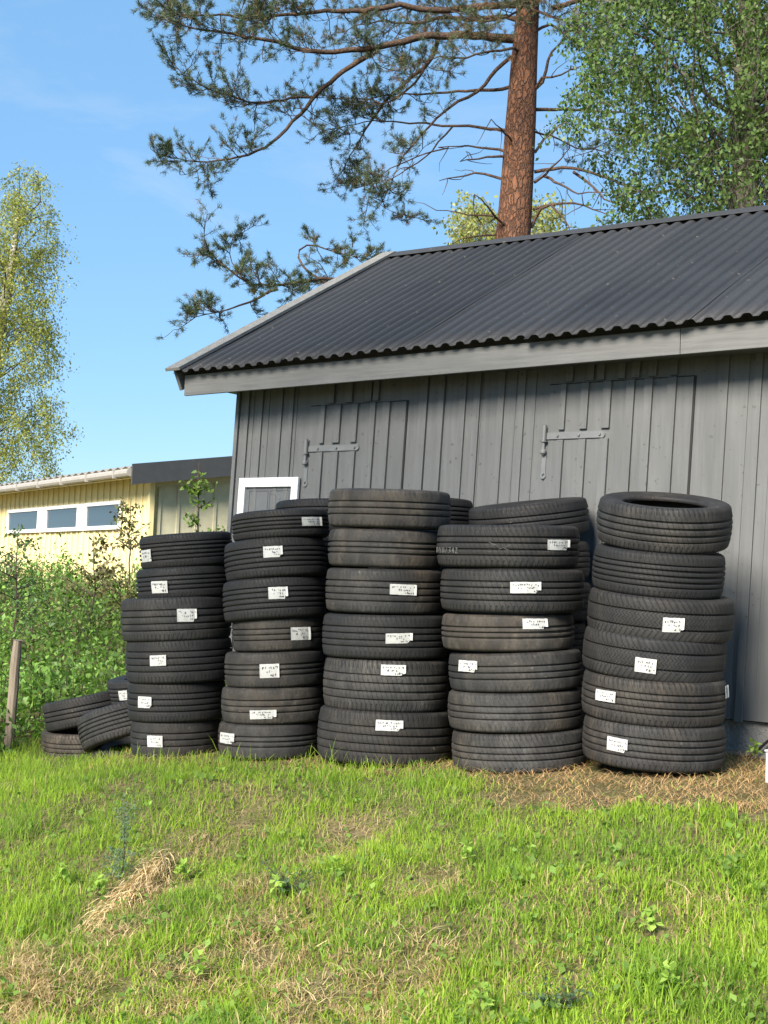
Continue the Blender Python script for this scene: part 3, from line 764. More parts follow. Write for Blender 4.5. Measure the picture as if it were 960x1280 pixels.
# ------------------------------------------------------------------ pine
YP = 17.5
pine = empty('pine_tree', at(633, 560, YP) * [1, 1, 0] + [0, 0, 1.0]); PI_ = Matrix.Translation(-pine.location)
tag(pine, 'tall orange-barked pine with long bare limbs behind the shed roof', 'tree')
tp = [(626, 640, 52), (634, 420, 49), (640, 310, 46), (645, 250, 42), (648, 200, 40.5), (651, 150, 39), (655, 80, 34), (659, 20, 30), (663, -60, 27), (668, -160, 22), (676, -300, 15), (682, -420, 7)]
tpts = [at(x, y, YP) for x, y, w in tp]; tw_ = [w / 2 * YP / FPX for x, y, w in tp]
tpts.insert(0, np.array([tpts[0][0] - .03, YP, .6])); tw_.insert(0, .30)
tt = resample(tpts, 40); trd = np.interp(np.linspace(0, 1, 40), np.linspace(0, 1, len(tw_)), tw_)
# radius resampled on arc length
sL = np.r_[0, np.cumsum(np.linalg.norm(np.diff(np.array(tpts), axis=0), axis=1))]; trd = np.interp(np.linspace(0, sL[-1], 40), sL, tw_)
mb = MB(); mb.tube(tt, trd, 18); mb.build('trunk', m_pine, pine, smooth=True, inv=PI_)
limbs = MB(); twigs = MB(); tufts = []
def tuft(p, d, n=13, L=.085, brown=0.):
    tufts.append((p, d, n, L, brown))
def twig_tree(base, d, L, r, depth, brown):
    k = 5; P = [base]; dd = d / np.linalg.norm(d)
    for i in range(k):
        dd = dd + rng.normal(0, .20, 3) + np.array([0, 0, .07]); dd /= np.linalg.norm(dd); P.append(P[-1] + dd * L / k)
    P = np.array(P); twigs.tube(P, np.linspace(r, r * .45, k + 1), 3, cap=False)
    if depth == 0:
        for i in (2, 3, 4, 5):
            if rng.random() < .75: tuft(P[i], dd, 12, .065, brown)
        tuft(P[-1], dd, 18, .075, brown)
    else:
        for i in range(1, k + 1):
            for q in range(rng.integers(1, 3)):
                sd = dd * .7 + rng.normal(0, .55, 3) + np.array([0, 0, .12]); twig_tree(P[i], sd, L * rng.uniform(.35, .6), r * .6, depth - 1, brown)
def limb(px, dy, r0, r1, dens, t0=.25, brown=0., twL=(.35, .75), orange=True, rootfix=True):
    n = len(px); P = np.array([at(x, y, YP + dy * (i / (n - 1)) ** 1.0) for i, (x, y) in enumerate(px)])
    m = max(8, int(np.linalg.norm(np.diff(P, axis=0), axis=1).sum() / .12)); Q = wiggle(resample(P, m), .012)
    limbs.tube(Q, np.linspace(r0 * .74, r1 * .6, m), 7)
    tg = np.gradient(Q, axis=0); tg /= np.linalg.norm(tg, axis=1)[:, None]
    L = np.linalg.norm(np.diff(Q, axis=0), axis=1).sum()
    for _ in range(int(dens * 1.4 * L)):
        t = t0 + (1 - t0) * rng.random() ** .75; i = min(m - 1, int(t * m))
        d = tg[i] * .6 + rng.normal(0, .6, 3) * np.array([1, 1, .8])
        twig_tree(Q[i], d, rng.uniform(*twL) * (1.05 - .4 * t), .008, 1, brown)
    if dens > 0: twig_tree(Q[-1], tg[-1], rng.uniform(.3, .5), .008, 1, brown)
    return Q
limb([(650, 48), (615, 43), (580, 40), (534, 42), (505, 54), (467, 62), (420, 66), (380, 69), (347, 58), (317, 54), (290, 46), (263, 42), (235, 34)], -1.2, .085, .018, 5.0, .32)
limb([(467, 62), (448, 72), (430, 88), (397, 121), (363, 154), (334, 183), (310, 193), (290, 196), (255, 204), (222, 198)], -.6, .05, .012, 4.6, .35)
limb([(397, 121), (359, 125), (325, 127), (305, 125), (263, 112), (228, 93)], -.9, .026, .010, 5.5, .2)
limb([(547, 50), (541, 66), (534, 79), (505, 100), (480, 125), (455, 165), (432, 205)], .7, .045, .010, 3.5, .3)
limb([(534, 79), (515, 105), (497, 120), (480, 128), (455, 120), (430, 122), (400, 122)], .4, .025, .008, 3.5, .2)
limb([(655, 5), (600, 8), (560, 12), (500, 4), (450, 15), (390, 12), (330, 20), (280, 18), (225, 20)], -.5, .07, .015, 6.0, .25, .10)
limb([(658, -10), (600, -35), (530, -40), (450, -30), (380, -40), (300, -25), (240, -20), (205, 5)], .6, .07, .015, 5.5, .25, .1)
limb([(655, 25), (620, 22), (590, 28), (560, 24), (520, 30), (480, 24), (440, 34)], .9, .05, .012, 6.0, .2, .5)
limb([(640, 108), (615, 111), (589, 115), (550, 116), (520, 117), (480, 118), (450, 128)], .5, .035, .008, 2.2, .45)
limb([(650, 66), (635, 75), (602, 110), (566, 137), (538, 165), (520, 183), (500, 205), (486, 235)], -.3, .04, .008, 3.0, .4)
limb([(646, 165), (600, 160), (566, 158), (520, 151), (490, 146), (450, 150), (425, 160)], .8, .032, .008, 2.6, .45)
limb([(566, 158), (545, 185), (530, 200), (505, 214), (480, 228), (455, 232)], .6, .018, .006, 3.0, .3)
limb([(560, 185), (520, 195), (480, 215), (455, 240), (480, 262), (505, 268)], .3, .014, .005, 2.2, .3)
# dead lower branches
for px, dy in (([(650, 193), (640, 172), (628, 160), (614, 149)], -.6), ([(636, 191), (605, 184), (580, 183), (548, 184)], .4), ([(636, 196), (612, 193), (592, 197), (575, 202)], -.5), ([(632, 225), (598, 216), (575, 222), (549, 226)], .3),
               ([(648, 297), (625, 274), (610, 258), (593, 243)], -.8), ([(650, 300), (640, 286), (612, 266), (580, 268), (545, 263)], -.5), ([(640, 290), (600, 297), (575, 299), (566, 305)], -.3),
               ([(668, 228), (685, 212), (703, 198), (712, 185)], -.4), ([(668, 215), (690, 214), (717, 215), (763, 225), (785, 232), (809, 241), (840, 240), (868, 233), (905, 226)], -.5),
               ([(668, 137), (690, 137), (712, 137), (763, 140), (790, 142), (813, 147), (835, 160)], .3), ([(668, 112), (676, 105), (682, 88), (685, 69), (703, 46), (718, 28), (728, 10)], -.3),
               ([(666, 122), (680, 98), (700, 95), (720, 85), (740, 80)], -.7), ([(669, 190), (684, 172), (698, 160), (715, 150)], .4), ([(664, 285), (675, 262), (690, 255), (722, 254), (745, 262), (765, 271)], -.5),
               ([(667, 262), (690, 258), (705, 275), (712, 290)], -.6), ([(717, 215), (740, 232), (755, 250), (790, 262)], -.6), ([(680, 220), (700, 232), (722, 245), (760, 240)], -.9)):
    Q = limb(px, dy, .034 if len(px) > 5 else .028, .008, 0)
    for _ in range(3):
        i = rng.integers(len(Q) // 3, len(Q)); d = rng.normal(0, 1, 3); P = [Q[i]]
        for q in range(4): d = d + rng.normal(0, .4, 3); P.append(P[-1] + d / np.linalg.norm(d) * rng.uniform(.06, .14))
        twigs.tube(P, np.linspace(.008, .003, 5), 3, cap=False)
# limb reaching out low on the left behind the roof
TW = (.25, .5)
limb([(640, 362), (580, 366), (520, 372), (470, 362), (430, 352), (405, 354), (347, 360), (317, 358), (297, 346), (276, 329), (260, 312)], -1.0, .06, .010, 3.8, .55, twL=TW)
limb([(347, 361), (330, 368), (313, 379), (295, 384), (282, 388), (262, 391), (245, 396)], -.4, .028, .008, 5.0, .2, twL=TW)
limb([(405, 354), (380, 335), (372, 315), (378, 305), (400, 308), (430, 318), (455, 322)], .4, .025, .008, 5.0, .35, twL=TW)
limb([(317, 358), (300, 345), (290, 330), (285, 312), (290, 300)], .3, .016, .006, 5.0, .2, twL=TW)
# crown above the picture
for i in range(16):
    y0 = -90 - i * 20; x0 = 666 + i * .8; sgn = 1 if i % 2 else -1; Lx = (330 - i * 14) * (1 if sgn < 0 else .8)
    limb([(x0, y0), (x0 + sgn * Lx * .35, y0 - 18), (x0 + sgn * Lx * .7, y0 - 5), (x0 + sgn * Lx, y0 - 25)], rng.uniform(-2, 2), .06, .012, 3.0, .25)
limb([(690, -45), (665, 0), (640, 22), (610, 30), (580, 22)], -1.2, .035, .010, 5, .1, .4)
limb([(640, -40), (662, 5), (690, 22), (720, 28), (750, 40)], -1.2, .035, .010, 4, .1, .3)
limb([(668, 40), (690, 30), (715, 50), (745, 55), (775, 70)], .4, .03, .008, 3.0, .3)
limb([(669, 165), (690, 170), (720, 185), (750, 190), (790, 205)], .6, .02, .006, 2.5, .4)
limb([(660, 70), (640, 58), (610, 66), (580, 75), (550, 72), (520, 80)], -.9, .03, .008, 4, .3, .2)
limb([(690, 10), (730, -2), (770, 0), (800, 10), (830, 6), (870, 15)], .5, .05, .012, 3.5, .3, .2)
limb([(705, 44), (730, 20), (760, 12), (790, 2), (820, -8)], -.5, .03, .010, 3.2, .3, .2)
limbs.build('limbs', m_limb, pine, smooth=True, inv=PI_); twigs.build('twigs', m_twig, pine, inv=PI_)
# needles
np_ = sum(t[2] for t in tufts); NVt = np.zeros((np_, 3, 3)); NC = np.zeros((np_, 3)); i = 0
for p, d, n, L, br in tufts:
    dd = d / np.linalg.norm(d) * .9 + rng.normal(0, .62, (n, 3)); dd /= np.linalg.norm(dd, axis=1)[:, None]
    s = np.cross(dd, rng.normal(0, 1, (n, 3))); s /= np.linalg.norm(s, axis=1)[:, None] + 1e-9
    ln = L * rng.uniform(.7, 1.2, (n, 1)); b0 = p + rng.normal(0, .012, (n, 3))
    NVt[i:i + n, 0] = b0 - s * .0032; NVt[i:i + n, 1] = b0 + s * .0032; NVt[i:i + n, 2] = b0 + dd * ln
    c = np.array([.06, .082, .04]) * rng.uniform(.65, 1.45) if rng.random() > br * .6 + .05 else np.array([.16, .10, .045])
    NC[i:i + n] = c * rng.uniform(.85, 1.15, (n, 1)); i += n
raw_mesh('needles', NVt.reshape(-1, 3) - np.array(pine.location), np.arange(np_ * 3).reshape(-1, 3), m_needle, pine, np.repeat(NC, 3, axis=0))

# ------------------------------------------------------------------ leafy trees
def broad_tree(name, label, base, trunk_px, widths, Y, ells, ncl, leaf_n, leaf, cols, bark, ydep, crad, droop, limb_r=.03, limb_mat=None):
    t = empty(name, base); inv = Matrix.Translation(-t.location); tag(t, label, 'tree')
    P = [np.array(base)] + [at(x, y, Y) for x, y in trunk_px]; w = [widths[0] * 1.15] + list(widths)[:len(trunk_px)]
    mb = MB(); k = 24; Q = wiggle(resample(P, k), .01 * Y / 15); sL = np.r_[0, np.cumsum(np.linalg.norm(np.diff(np.array(P), axis=0), axis=1))]
    mb.tube(Q, np.interp(np.linspace(0, sL[-1], k), sL, w), 12); mb.build('trunk', bark, t, smooth=True, inv=inv)
    lb = MB(); parts = []
    tot = sum(e[2] * e[3] * (e[4] if len(e) > 4 else 1) for e in ells)
    for e_ in ells:
        m = int(ncl * e_[2] * e_[3] * (e_[4] if len(e_) > 4 else 1) / tot)
        for _ in range(m):
            while True:
                q = rng.uniform(-1, 1, 3)
                if (q ** 2).sum() <= 1 and rng.random() < .35 + .65 * (q ** 2).sum(): break
            c = at(e_[0] + q[0] * e_[2], e_[1] + q[1] * e_[3], Y + q[2] * ydep)
            # twig from the trunk side
            j = np.argmin(np.linalg.norm(Q - (c - [0, 0, .5]), axis=1)); src = Q[max(0, min(k - 1, j - rng.integers(0, 4)))]
            if rng.random() < .16:
                mid = (src + c) / 2 + rng.normal(0, .18, 3) + [0, 0, .15]
                lb.tube(wiggle(resample([src, mid, c], 9), .02), np.linspace(limb_r * rng.uniform(.6, 1.2), .006, 9), 5, cap=False)
            # a spray: several leafy twigs hanging from the cluster centre
            ns = 4
            for s_ in range(ns):
                d = rng.normal(0, 1, 3); d[2] = d[2] * .5 - droop; d /= np.linalg.norm(d); L = crad * rng.uniform(.6, 1.3)
                n = max(3, int(leaf_n / ns)); tt_ = rng.random(n)[:, None]
                Pl = c + d * L * tt_ + np.array([0, 0, -1]) * (L * .35 * tt_ ** 2) + rng.normal(0, crad * .16, (n, 3))
                col = colmix(n, cols) * rng.uniform(.8, 1.2)
                parts.append(leaf_quads(Pl, leaf * rng.uniform(.7, 1.25, n), col, .5))
                lb.tube([c, c + d * L * .5 - [0, 0, L * .09], c + d * L - [0, 0, L * .35]], [.004, .003, .002], 3, cap=False)
    lb.build('limbs', limb_mat or bark, t, smooth=True, inv=inv); leaves_obj('crown', parts, m_leaf, t)
    return t
gz = lambda x, y: float(terr(x, y))
def base_at(px, Y): 
    X = at(px, 640, Y)[0]; return (X, Y, gz(X, Y) - .1)
dark = [(.06, .11, .026), (.10, .17, .04), (.15, .23, .05), (.045, .08, .026)]
broad_tree('leafy_tree', 'dark green leafy tree with brown trunk behind the right end of the roof', base_at(925, 13.2),
           [(926, 500), (928, 350), (931, 250), (932, 150), (934, 60), (938, -60), (945, -220), (950, -380)], [.15, .145, .14, .13, .12, .11, .09, .06, .03], 13.2,
           [(895, 60, 190, 125, 1.25), (850, 195, 120, 72, 1.1), (950, 200, 120, 95, 1.2), (1010, -110, 240, 240, .8), (800, 35, 100, 90, 1.1), (735, 120, 45, 45, .8), (800, 258, 75, 26, .9), (1090, 120, 110, 160, .8)],
           700, 84, .047, dark, m_grey, 1.7, .29, .7, .02)
bcol = [(.23, .28, .05), (.32, .33, .065), (.15, .21, .045), (.34, .32, .07)]
broad_tree('birch_tree', 'tall yellow-green birch standing beyond the yellow house', base_at(-32, 36),
           [(-26, 560), (-14, 470), (2, 400), (12, 340), (18, 300), (22, 262)], [.2, .19, .17, .13, .08, .04, .02], 36,
           [(32, 238, 26, 34, 1.1), (25, 295, 55, 50, 1), (30, 360, 52, 55, 1.0), (10, 430, 68, 60, 1), (28, 525, 66, 48, .9), (-10, 590, 90, 45, .8), (-60, 420, 70, 190, .7)],
           580, 84, .070, bcol, m_birch, 2.0, .60, 1.1, .025, m_twig)
broad_tree('birch_tree', 'sunlit pale birch crown far behind the pine trunk', base_at(625, 42),
           [(618, 500), (620, 400), (622, 330)], [.16, .12, .06], 42,
           [(600, 290, 42, 45, 1), (660, 285, 40, 40, 1), (590, 262, 28, 30, .8), (680, 268, 22, 26, .7), (640, 330, 90, 40, 1)], 190, 46, .14,
           [(.22, .25, .06), (.30, .31, .08), (.20, .22, .06)], m_birch, 2.0, .7, .9, .03)

# the trees at the photographer's back left that shade the shed and lawn
AZ = np.array([-.52, -.854]); AZ /= np.linalg.norm(AZ); EL = rad(32)
SUN = np.array([AZ[0] * math.cos(EL), AZ[1] * math.cos(EL), math.sin(EL)])
PRP = np.array([-AZ[1], AZ[0]])     # sideways axis seen from the sun
def shade_tree(name, label, ctr, rxy, rz_, n, leafs, lf=.12):
    base = (ctr[0], ctr[1], gz(ctr[0], ctr[1]) - .1); t = empty(name, base); inv = Matrix.Translation(-t.location); tag(t, label, 'tree', None)
    mb = MB(); P = [base, (ctr[0] + .1, ctr[1], ctr[2] * .5), (ctr[0], ctr[1], ctr[2]), (ctr[0] + .1, ctr[1] + .1, ctr[2] + rz_ * .8)]
    mb.tube(resample(P, 12), np.linspace(.22, .04, 12), 10)
    mb.build('trunk', m_grey, t, smooth=True, inv=inv); parts = []; lb = MB()
    for _ in range(n):
        while True:
            q = rng.uniform(-1, 1, 3)
            if (q ** 2).sum() <= 1: break
        c = np.array(ctr) + q * [rxy, rxy, rz_]
        Pl = c + rng.normal(0, .30, (leafs, 3)); parts.append(leaf_quads(Pl, lf * rng.uniform(.7, 1.3, leafs), colmix(leafs, dark), .4))
        if rng.random() < .4: lb.tube(resample([np.array([ctr[0], ctr[1], c[2] - .6]), (c + [ctr[0], ctr[1], c[2] - .3]) / 2, c], 6), np.linspace(.04, .008, 6), 4, cap=False)
    lb.build('limbs', m_grey, t, inv=inv); leaves_obj('crown', parts, m_leaf, t)
def shade_at(target, along, dz=0):
    p = np.array([target[0], target[1]]) + AZ * along; return (p[0], p[1], target[2] + along * math.tan(EL) + dz)
shade_tree('shade_tree', 'slim leafy tree outside the picture shading the left end of the shed', shade_at((-.7, 8.4, 1.5), 8), 1.6, 1.7, 75, 50, .10)
shade_tree('shade_tree', 'broad leafy tree outside the picture casting soft shade on the shed roof', shade_at((2.0, 8.2, 2.4), 14), 2.6, 2.2, 50, 50)

# ------------------------------------------------------------------ posts, cable
mb = MB(); pb = at(9, 938, 8.9); pt = at(22, 800, 8.85); pb = pb + (pb - pt) * .12
mb.tube(wiggle(resample([pb, pt], 9), .003), np.interp(np.arange(9), [0, 7.6, 8], [.034, .033, .026]), 9)
o = mb.build('wooden_post', m_wood, None, smooth=False, bevel=.003); tag(o, 'weathered grey wooden post leaning in the weeds beside the loose tyres', 'post')
c = at(959, 953, 6.1); gzc = gz(c[0], c[1])
mb = MB(); mb.box((c[0] + .012, 6.1, (gzc - .1 + c[2] + .045) / 2), (.030, .030, c[2] + .045 - gzc + .1), AX)
mb.box((c[0] + .012, 6.1, c[2] + .052), (.041, .041, .010), AX)
o = mb.build('white_stake', m_stake, None, bevel=.004); tag(o, 'short white stake in the straw at the shed foundation', 'stake')
mb = MB(); mb.tube(resample([S(uz(x, y, .02)[0], v, uz(x, y, .02)[1]) for x, y, v in ((985, 905, .03), (960, 926, .02), (945, 940, .02), (930, 950, .03), (912, 958, .06), (903, 962, .08))], 24), .0075, 6)
mb.tube([S(*(lambda a: (a[0], .025, a[1]))(uz(938, y, .025))) for y in (944, 950, 956)], .006, 5)
o = mb.build('black_cable', m_blackcable, None, smooth=True); tag(o, 'thin black cable running down along the plaster foundation', 'cable')

# ------------------------------------------------------------------ bank undergrowth (uncountable)
parts = []; stems = MB()
ug = [(.16, .32, .05), (.22, .40, .07), (.11, .23, .045), (.29, .44, .09), (.14, .25, .08)]
n = 8200; xs = rng.uniform(-8.5, -.2, n); ys = 8.45 + 10 * rng.random(n) ** 1.35
ok = (xs < -.9 + .12 * (ys - 9)) & (np.abs(xs / ys) < .5)
for pt_ in PILE: ok &= (xs - pt_.location.x) ** 2 + (ys - pt_.location.y) ** 2 > .37 ** 2
ok &= ~((ys < 8.9) & (xs > -2.35))
ok &= ~((xs > -2.3) & (ys < 9.1) & (xs < -1.2))
xs, ys = xs[ok], ys[ok]; zs_ = terr(xs, ys)
for x, y, z in zip(xs, ys, zs_):
    # stay out of the shed and behind the loose pile
    rel = np.array([x, y, 0]) - O_; uu, vv = rel @ UD, rel @ NV
    if -.1 < uu and vv < .3: continue
    tall = .30 + .15 * wob(x, y, 2.2, 2) + .16 * wob(x, y, .8, 1) + rng.uniform(-.1, .16)
    tall *= .8
    if y > 14.5 and rng.random() < .12: tall += rng.uniform(.05, .3)
    tall = max(.1, tall); m = int(6 + tall * 26)
    hh = rng.random(m) ** .8 * tall; lean = rng.normal(0, .12, 2)
    Pl = np.stack([x + lean[0] * hh + rng.normal(0, .06, m), y + lean[1] * hh + rng.normal(0, .06, m), z + hh], 1)
    patch = np.clip(.74 + .25 * wob(x, y, 1.6, 3) + .16 * wob(x, y, .5, 0), .3, 1.2)
    cc = colmix(m, ug) * patch
    if y > 14 and rng.random() < .10: cc = colmix(m, [(.20, .15, .07), (.19, .20, .08)])
    parts.append(leaf_quads(Pl, rng.uniform(.028, .060, m) * (1.5 if wob(x, y, .7, 2) > .5 else 1), cc, .15, .5, .35))
    if rng.random() < .2: stems.tube([(x, y, z), (x + lean[0] * tall, y + lean[1] * tall, z + tall)], [.005, .003], 3, cap=False)
o = leaves_obj('undergrowth', parts, m_leaf); tag(o, kind='stuff')
o2 = stems.build('weed_stalks', m_twig, None); tag(o2, kind='stuff')

def sapling(name, label, px, ytop, Y, cols, nb, leaf, br=.32, con=False):
    X = at(px, 640, Y)[0]; z0 = gz(X, Y) - .05; top = at(px, ytop, Y)[2]; t = empty(name, (X, Y, z0)); inv = Matrix.Translation(-t.location); tag(t, label, 'sapling')
    Hh = top - z0; st = wiggle(resample([(X, Y, z0), (X + .03, Y, z0 + Hh * .5), (X, Y, top)], 14), .008)
    mb = MB(); mb.tube(st, np.linspace(.014, .003, 14), 5); parts = []
    for i in range(nb):
        t_ = (.18 + .8 * i / nb) if con else rng.uniform(.2, .98); j = min(13, int(t_ * 13)); a = rng.uniform(0, 6.28)
        d = np.array([math.cos(a), math.sin(a), .5 if not con else .25]); L = br * (1.15 - t_) * rng.uniform(.6, 1.3) + .06
        Q = np.array([st[j] + d * L * s + np.array([0, 0, .12 * L * s]) for s in np.linspace(0, 1, 5)]); mb.tube(Q, np.linspace(.006, .002, 5), 3, cap=False)
        m = 16; tt_ = rng.uniform(.2, 1.05, m)[:, None]; Pl = st[j] + d * L * tt_ + rng.normal(0, .025, (m, 3))
        parts.append(leaf_quads(Pl, leaf * rng.uniform(.7, 1.3, m), colmix(m, cols), .2, .5))
    mb.build('stem', m_twig, t, inv=inv); leaves_obj('foliage', parts, m_leaf, t)
lg = [(.10, .18, .035), (.14, .21, .04)]
sapling('sapling', 'slender light green sapling before the cream house gable', 246, 577, 11.5, lg, 22, .05, .26)
sapling('sapling', 'thin brownish sapling in front of the yellow wall beside the windows', 163, 622, 12.5, [(.13, .13, .05), (.15, .11, .05), (.10, .14, .04)], 34, .05, .34)
sapling('sapling', 'dark green young conifer before the window at the far end', 24, 655, 12.0, [(.07, .13, .05), (.10, .17, .06)], 30, .045, .5, True)
sapling('sapling', 'reddish stemmed bush under the windows of the yellow house', 118, 668, 13.0, [(.13, .15, .05), (.15, .13, .06)], 30, .055, .4)

# ------------------------------------------------------------------ lawn grass
def in_straw(x, y):
    q = qdist(x, y)
    return smooth(.25, .8, x + .15 * wob(x, y, .7, 1)) * smooth(1.02, .88, q + .09 * wob(x, y, .5, 2) - .10 * (x - 1)) + smooth(.62, .52, q) * smooth(-2.0, -1.2, x) * .6
patches = [(ground(px, py), r, s) for px, py, r, s in [(175, 1120, .16, 1.), (150, 1165, .14, .9), (205, 1085, .12, .9), (330, 1190, .22, .9), (25, 1215, .20, 1.), (80, 1225, .2, .8), (410, 1075, .14, .8), (320, 1110, .12, .7), (545, 1105, .13, .7), (440, 1050, .18, .6), (390, 1250, .22, .8), (240, 1225, .25, .6), (530, 1195, .16, .6), (250, 1060, .14, .6), (300, 1030, .2, .4), (870, 1140, .12, .5), (480, 1260, .2, .7), (700, 1120, .2, .3), (640, 1230, .2, .35), (20, 1260, .25, .9)]]
def dry(x, y):
    d = 0 * x
    for c, r, s in patches: d = np.maximum(d, .72 * s * np.exp(-((x - c[0]) ** 2 + ((y - c[1]) / 1.3) ** 2) / r ** 2))
    return np.clip(d * (1 + .5 * wob(x, y, .22, 1)) + .12 * np.clip(wob(x, y, .45, 2) - .1, 0, 1), 0, 1)
def shed_or_tyre(x, y):
    rel_u = (x - O_[0]) * UD[0] + (y - O_[1]) * UD[1]; rel_v = (x - O_[0]) * NV[0] + (y - O_[1]) * NV[1]
    bad = (rel_v < .02) & (rel_u > -.1)
    for t in [POSES[(s, len(T[s]) - 1)] for s in T]: bad |= (x - t.location.x) ** 2 + (y - t.location.y) ** 2 < .31 ** 2
    return bad
def blades(N, ymin, ymax, xk, lo, hi, mode):
    y = ymin * (ymax / ymin) ** rng.random(N); x = rng.uniform(-xk, xk, N) * y
    keep = ~shed_or_tyre(x, y); st = in_straw(x, y)
    q = qdist(x, y)
    if mode == 'grass': keep &= (rng.random(N) > st * 1.15) & ~((q < -.35) & (x > -1.6)) & ~((y > 9.2))
    elif mode == 'straw': keep &= (rng.random(N) < st) & (q > -1.1)
    else: keep &= (rng.random(N) < (dry(x, y) - .25) * 1.6) & (st < .3)
    x, y, st = x[keep], y[keep], st[keep]; n = len(x); z = terr(x, y); d = dry(x, y); q = qdist(x, y)
    edge = np.exp(-((q - .52) / .16) ** 2) * (x < .75)            # unmown fringe at the foot of the stacks
    L = rng.uniform(lo, hi, n) * (1 + .35 * wob(x, y, .5, 0)) * (1 - .4 * d) * (1 + 1.0 * edge * rng.random(n)) * np.where(x < -.28 * y + .35, 1.25, 1.)
    tall = rng.random(n) < .03; L = np.where(tall, L * 1.7, L)
    lying = (rng.random(n) < .10 + .55 * d) if mode == 'grass' else np.ones(n, bool)
    L = np.where(lying & (d > .3), L * 1.35, L)
    a = rng.uniform(0, 6.28, n); ln = np.where(lying, rng.uniform(.75, 1.15, n), rng.uniform(.15, .95, n))
    if mode != 'grass': ln = rng.uniform(.85, 1.25, n); L = rng.uniform(.025, .10, n) if mode == 'straw' else rng.uniform(.035, .13, n)
    dx, dy = np.cos(a), np.sin(a); w = rng.uniform(.0010, .0022, n) * (1 + .35 * (y < 5)) 
    sa = a + rng.normal(1.57, .6, n); w = w * (1 if mode == 'grass' else .75); sx, sy = np.cos(sa) * w, np.sin(sa) * w
    RZ = rng.uniform(0, .02 if mode == 'straw' else .035, n); V = np.zeros((n, 7, 3)); base = np.stack([x, y, z - .006], 1)
    for k_, t in enumerate((0, .4, .75, 1.)):
        hor = L * np.sin(ln * t ** .8 * 1.25) * t * np.where(lying, 1.0, .85); ver = L * t * np.cos(np.minimum(ln * t * 1.25, 1.62))
        if mode != 'grass': ver = np.abs(ver) * .35 + .012 * t + RZ
        c = base + np.stack([dx * hor, dy * hor, np.maximum(ver, .003 + .01 * t)], 1); s = np.stack([sx, sy, 0 * sx], 1) * (1 - t * .55)
        if k_ < 3: V[:, 2 * k_] = c - s; V[:, 2 * k_ + 1] = c + s
        else: V[:, 6] = c
    I = np.arange(n)[:, None] * 7
    tris = np.concatenate([I + [0, 1, 3], I + [0, 3, 2], I + [2, 3, 5], I + [2, 5, 4], I + [4, 5, 6]], 1).reshape(-1, 3)
    g1, g2, g3 = np.array([.25, .40, .04]), np.array([.38, .51, .07]), np.array([.14, .27, .045]); sb = np.array([.62, .49, .27]); sb2 = np.array([.40, .28, .14])
    p = wob(x, y, .9, 3)[:, None] * .5 + .5; r = rng.random((n, 1))
    col = g1 * (1 - r) + g2 * r; m3 = np.clip(.9 - 1.3 * p + rng.normal(0, .2, (n, 1)), 0, 1); col = col * (1 - .6 * m3) + g3 * .6 * m3
    isdry = rng.random(n) < np.clip(.03 + .85 * d + .3 * (lying & (d > .15)), 0, .93)
    if mode != 'grass': isdry[:] = rng.random(n) < .95
    u = rng.random((n, 1)); cs = (sb * u + sb2 * (1 - u)) * (1 if mode != 'straw' else np.array([1.0, .84, .74]))
    col = np.where(isdry[:, None], cs, col) * rng.uniform(.8, 1.2, (n, 1))
    colv = np.repeat(col[:, None], 7, 1) * np.array([.9, .9, .95, .95, 1, 1, 1.05])[None, :, None]
    return V.reshape(-1, 3), tris, np.clip(colv.reshape(-1, 3), 0, 1)
V, F, C_ = blades(330000, 2.9, 9.2, .52, .025, .07, 'grass')
o = raw_mesh('grass', V, F, m_grass, None, C_); tag(o, kind='stuff')
V, F, C_ = blades(80000, 4.2, 8.5, .54, .045, .115, 'straw')
o = raw_mesh('straw', V, F, m_straw, None, C_); tag(o, kind='stuff')
V, F, C_ = blades(80000, 2.9, 7.5, .34, .05, .1, 'thatch')
o = raw_mesh('dry_grass', V, F, m_straw, None, C_); tag(o, kind='stuff')
# clover and small broad leaves mixed in the lawn
n = 2600; y = 3.0 * (7.0 / 3.0) ** rng.random(n); x = rng.uniform(-.33, .33, n) * y
kp = (in_straw(x, y) < .2) & (rng.random(n) < .25 + .75 * (wob(x, y, .6, 1) > .3)); x, y = x[kp], y[kp]; z = terr(x, y); m = len(x)
Pl = np.stack([np.repeat(x, 3), np.repeat(y, 3), np.repeat(z + rng.uniform(.015, .06, m), 3)], 1) + rng.normal(0, .008, (3 * m, 3))
V, F, C_ = leaf_quads(Pl, rng.uniform(.014, .034, 3 * m), colmix(3 * m, [(.19, .31, .06), (.25, .37, .08), (.13, .22, .06)]), 0, .8, .8)
o = raw_mesh('clover', V, F, m_grass, None, C_); tag(o, kind='stuff')

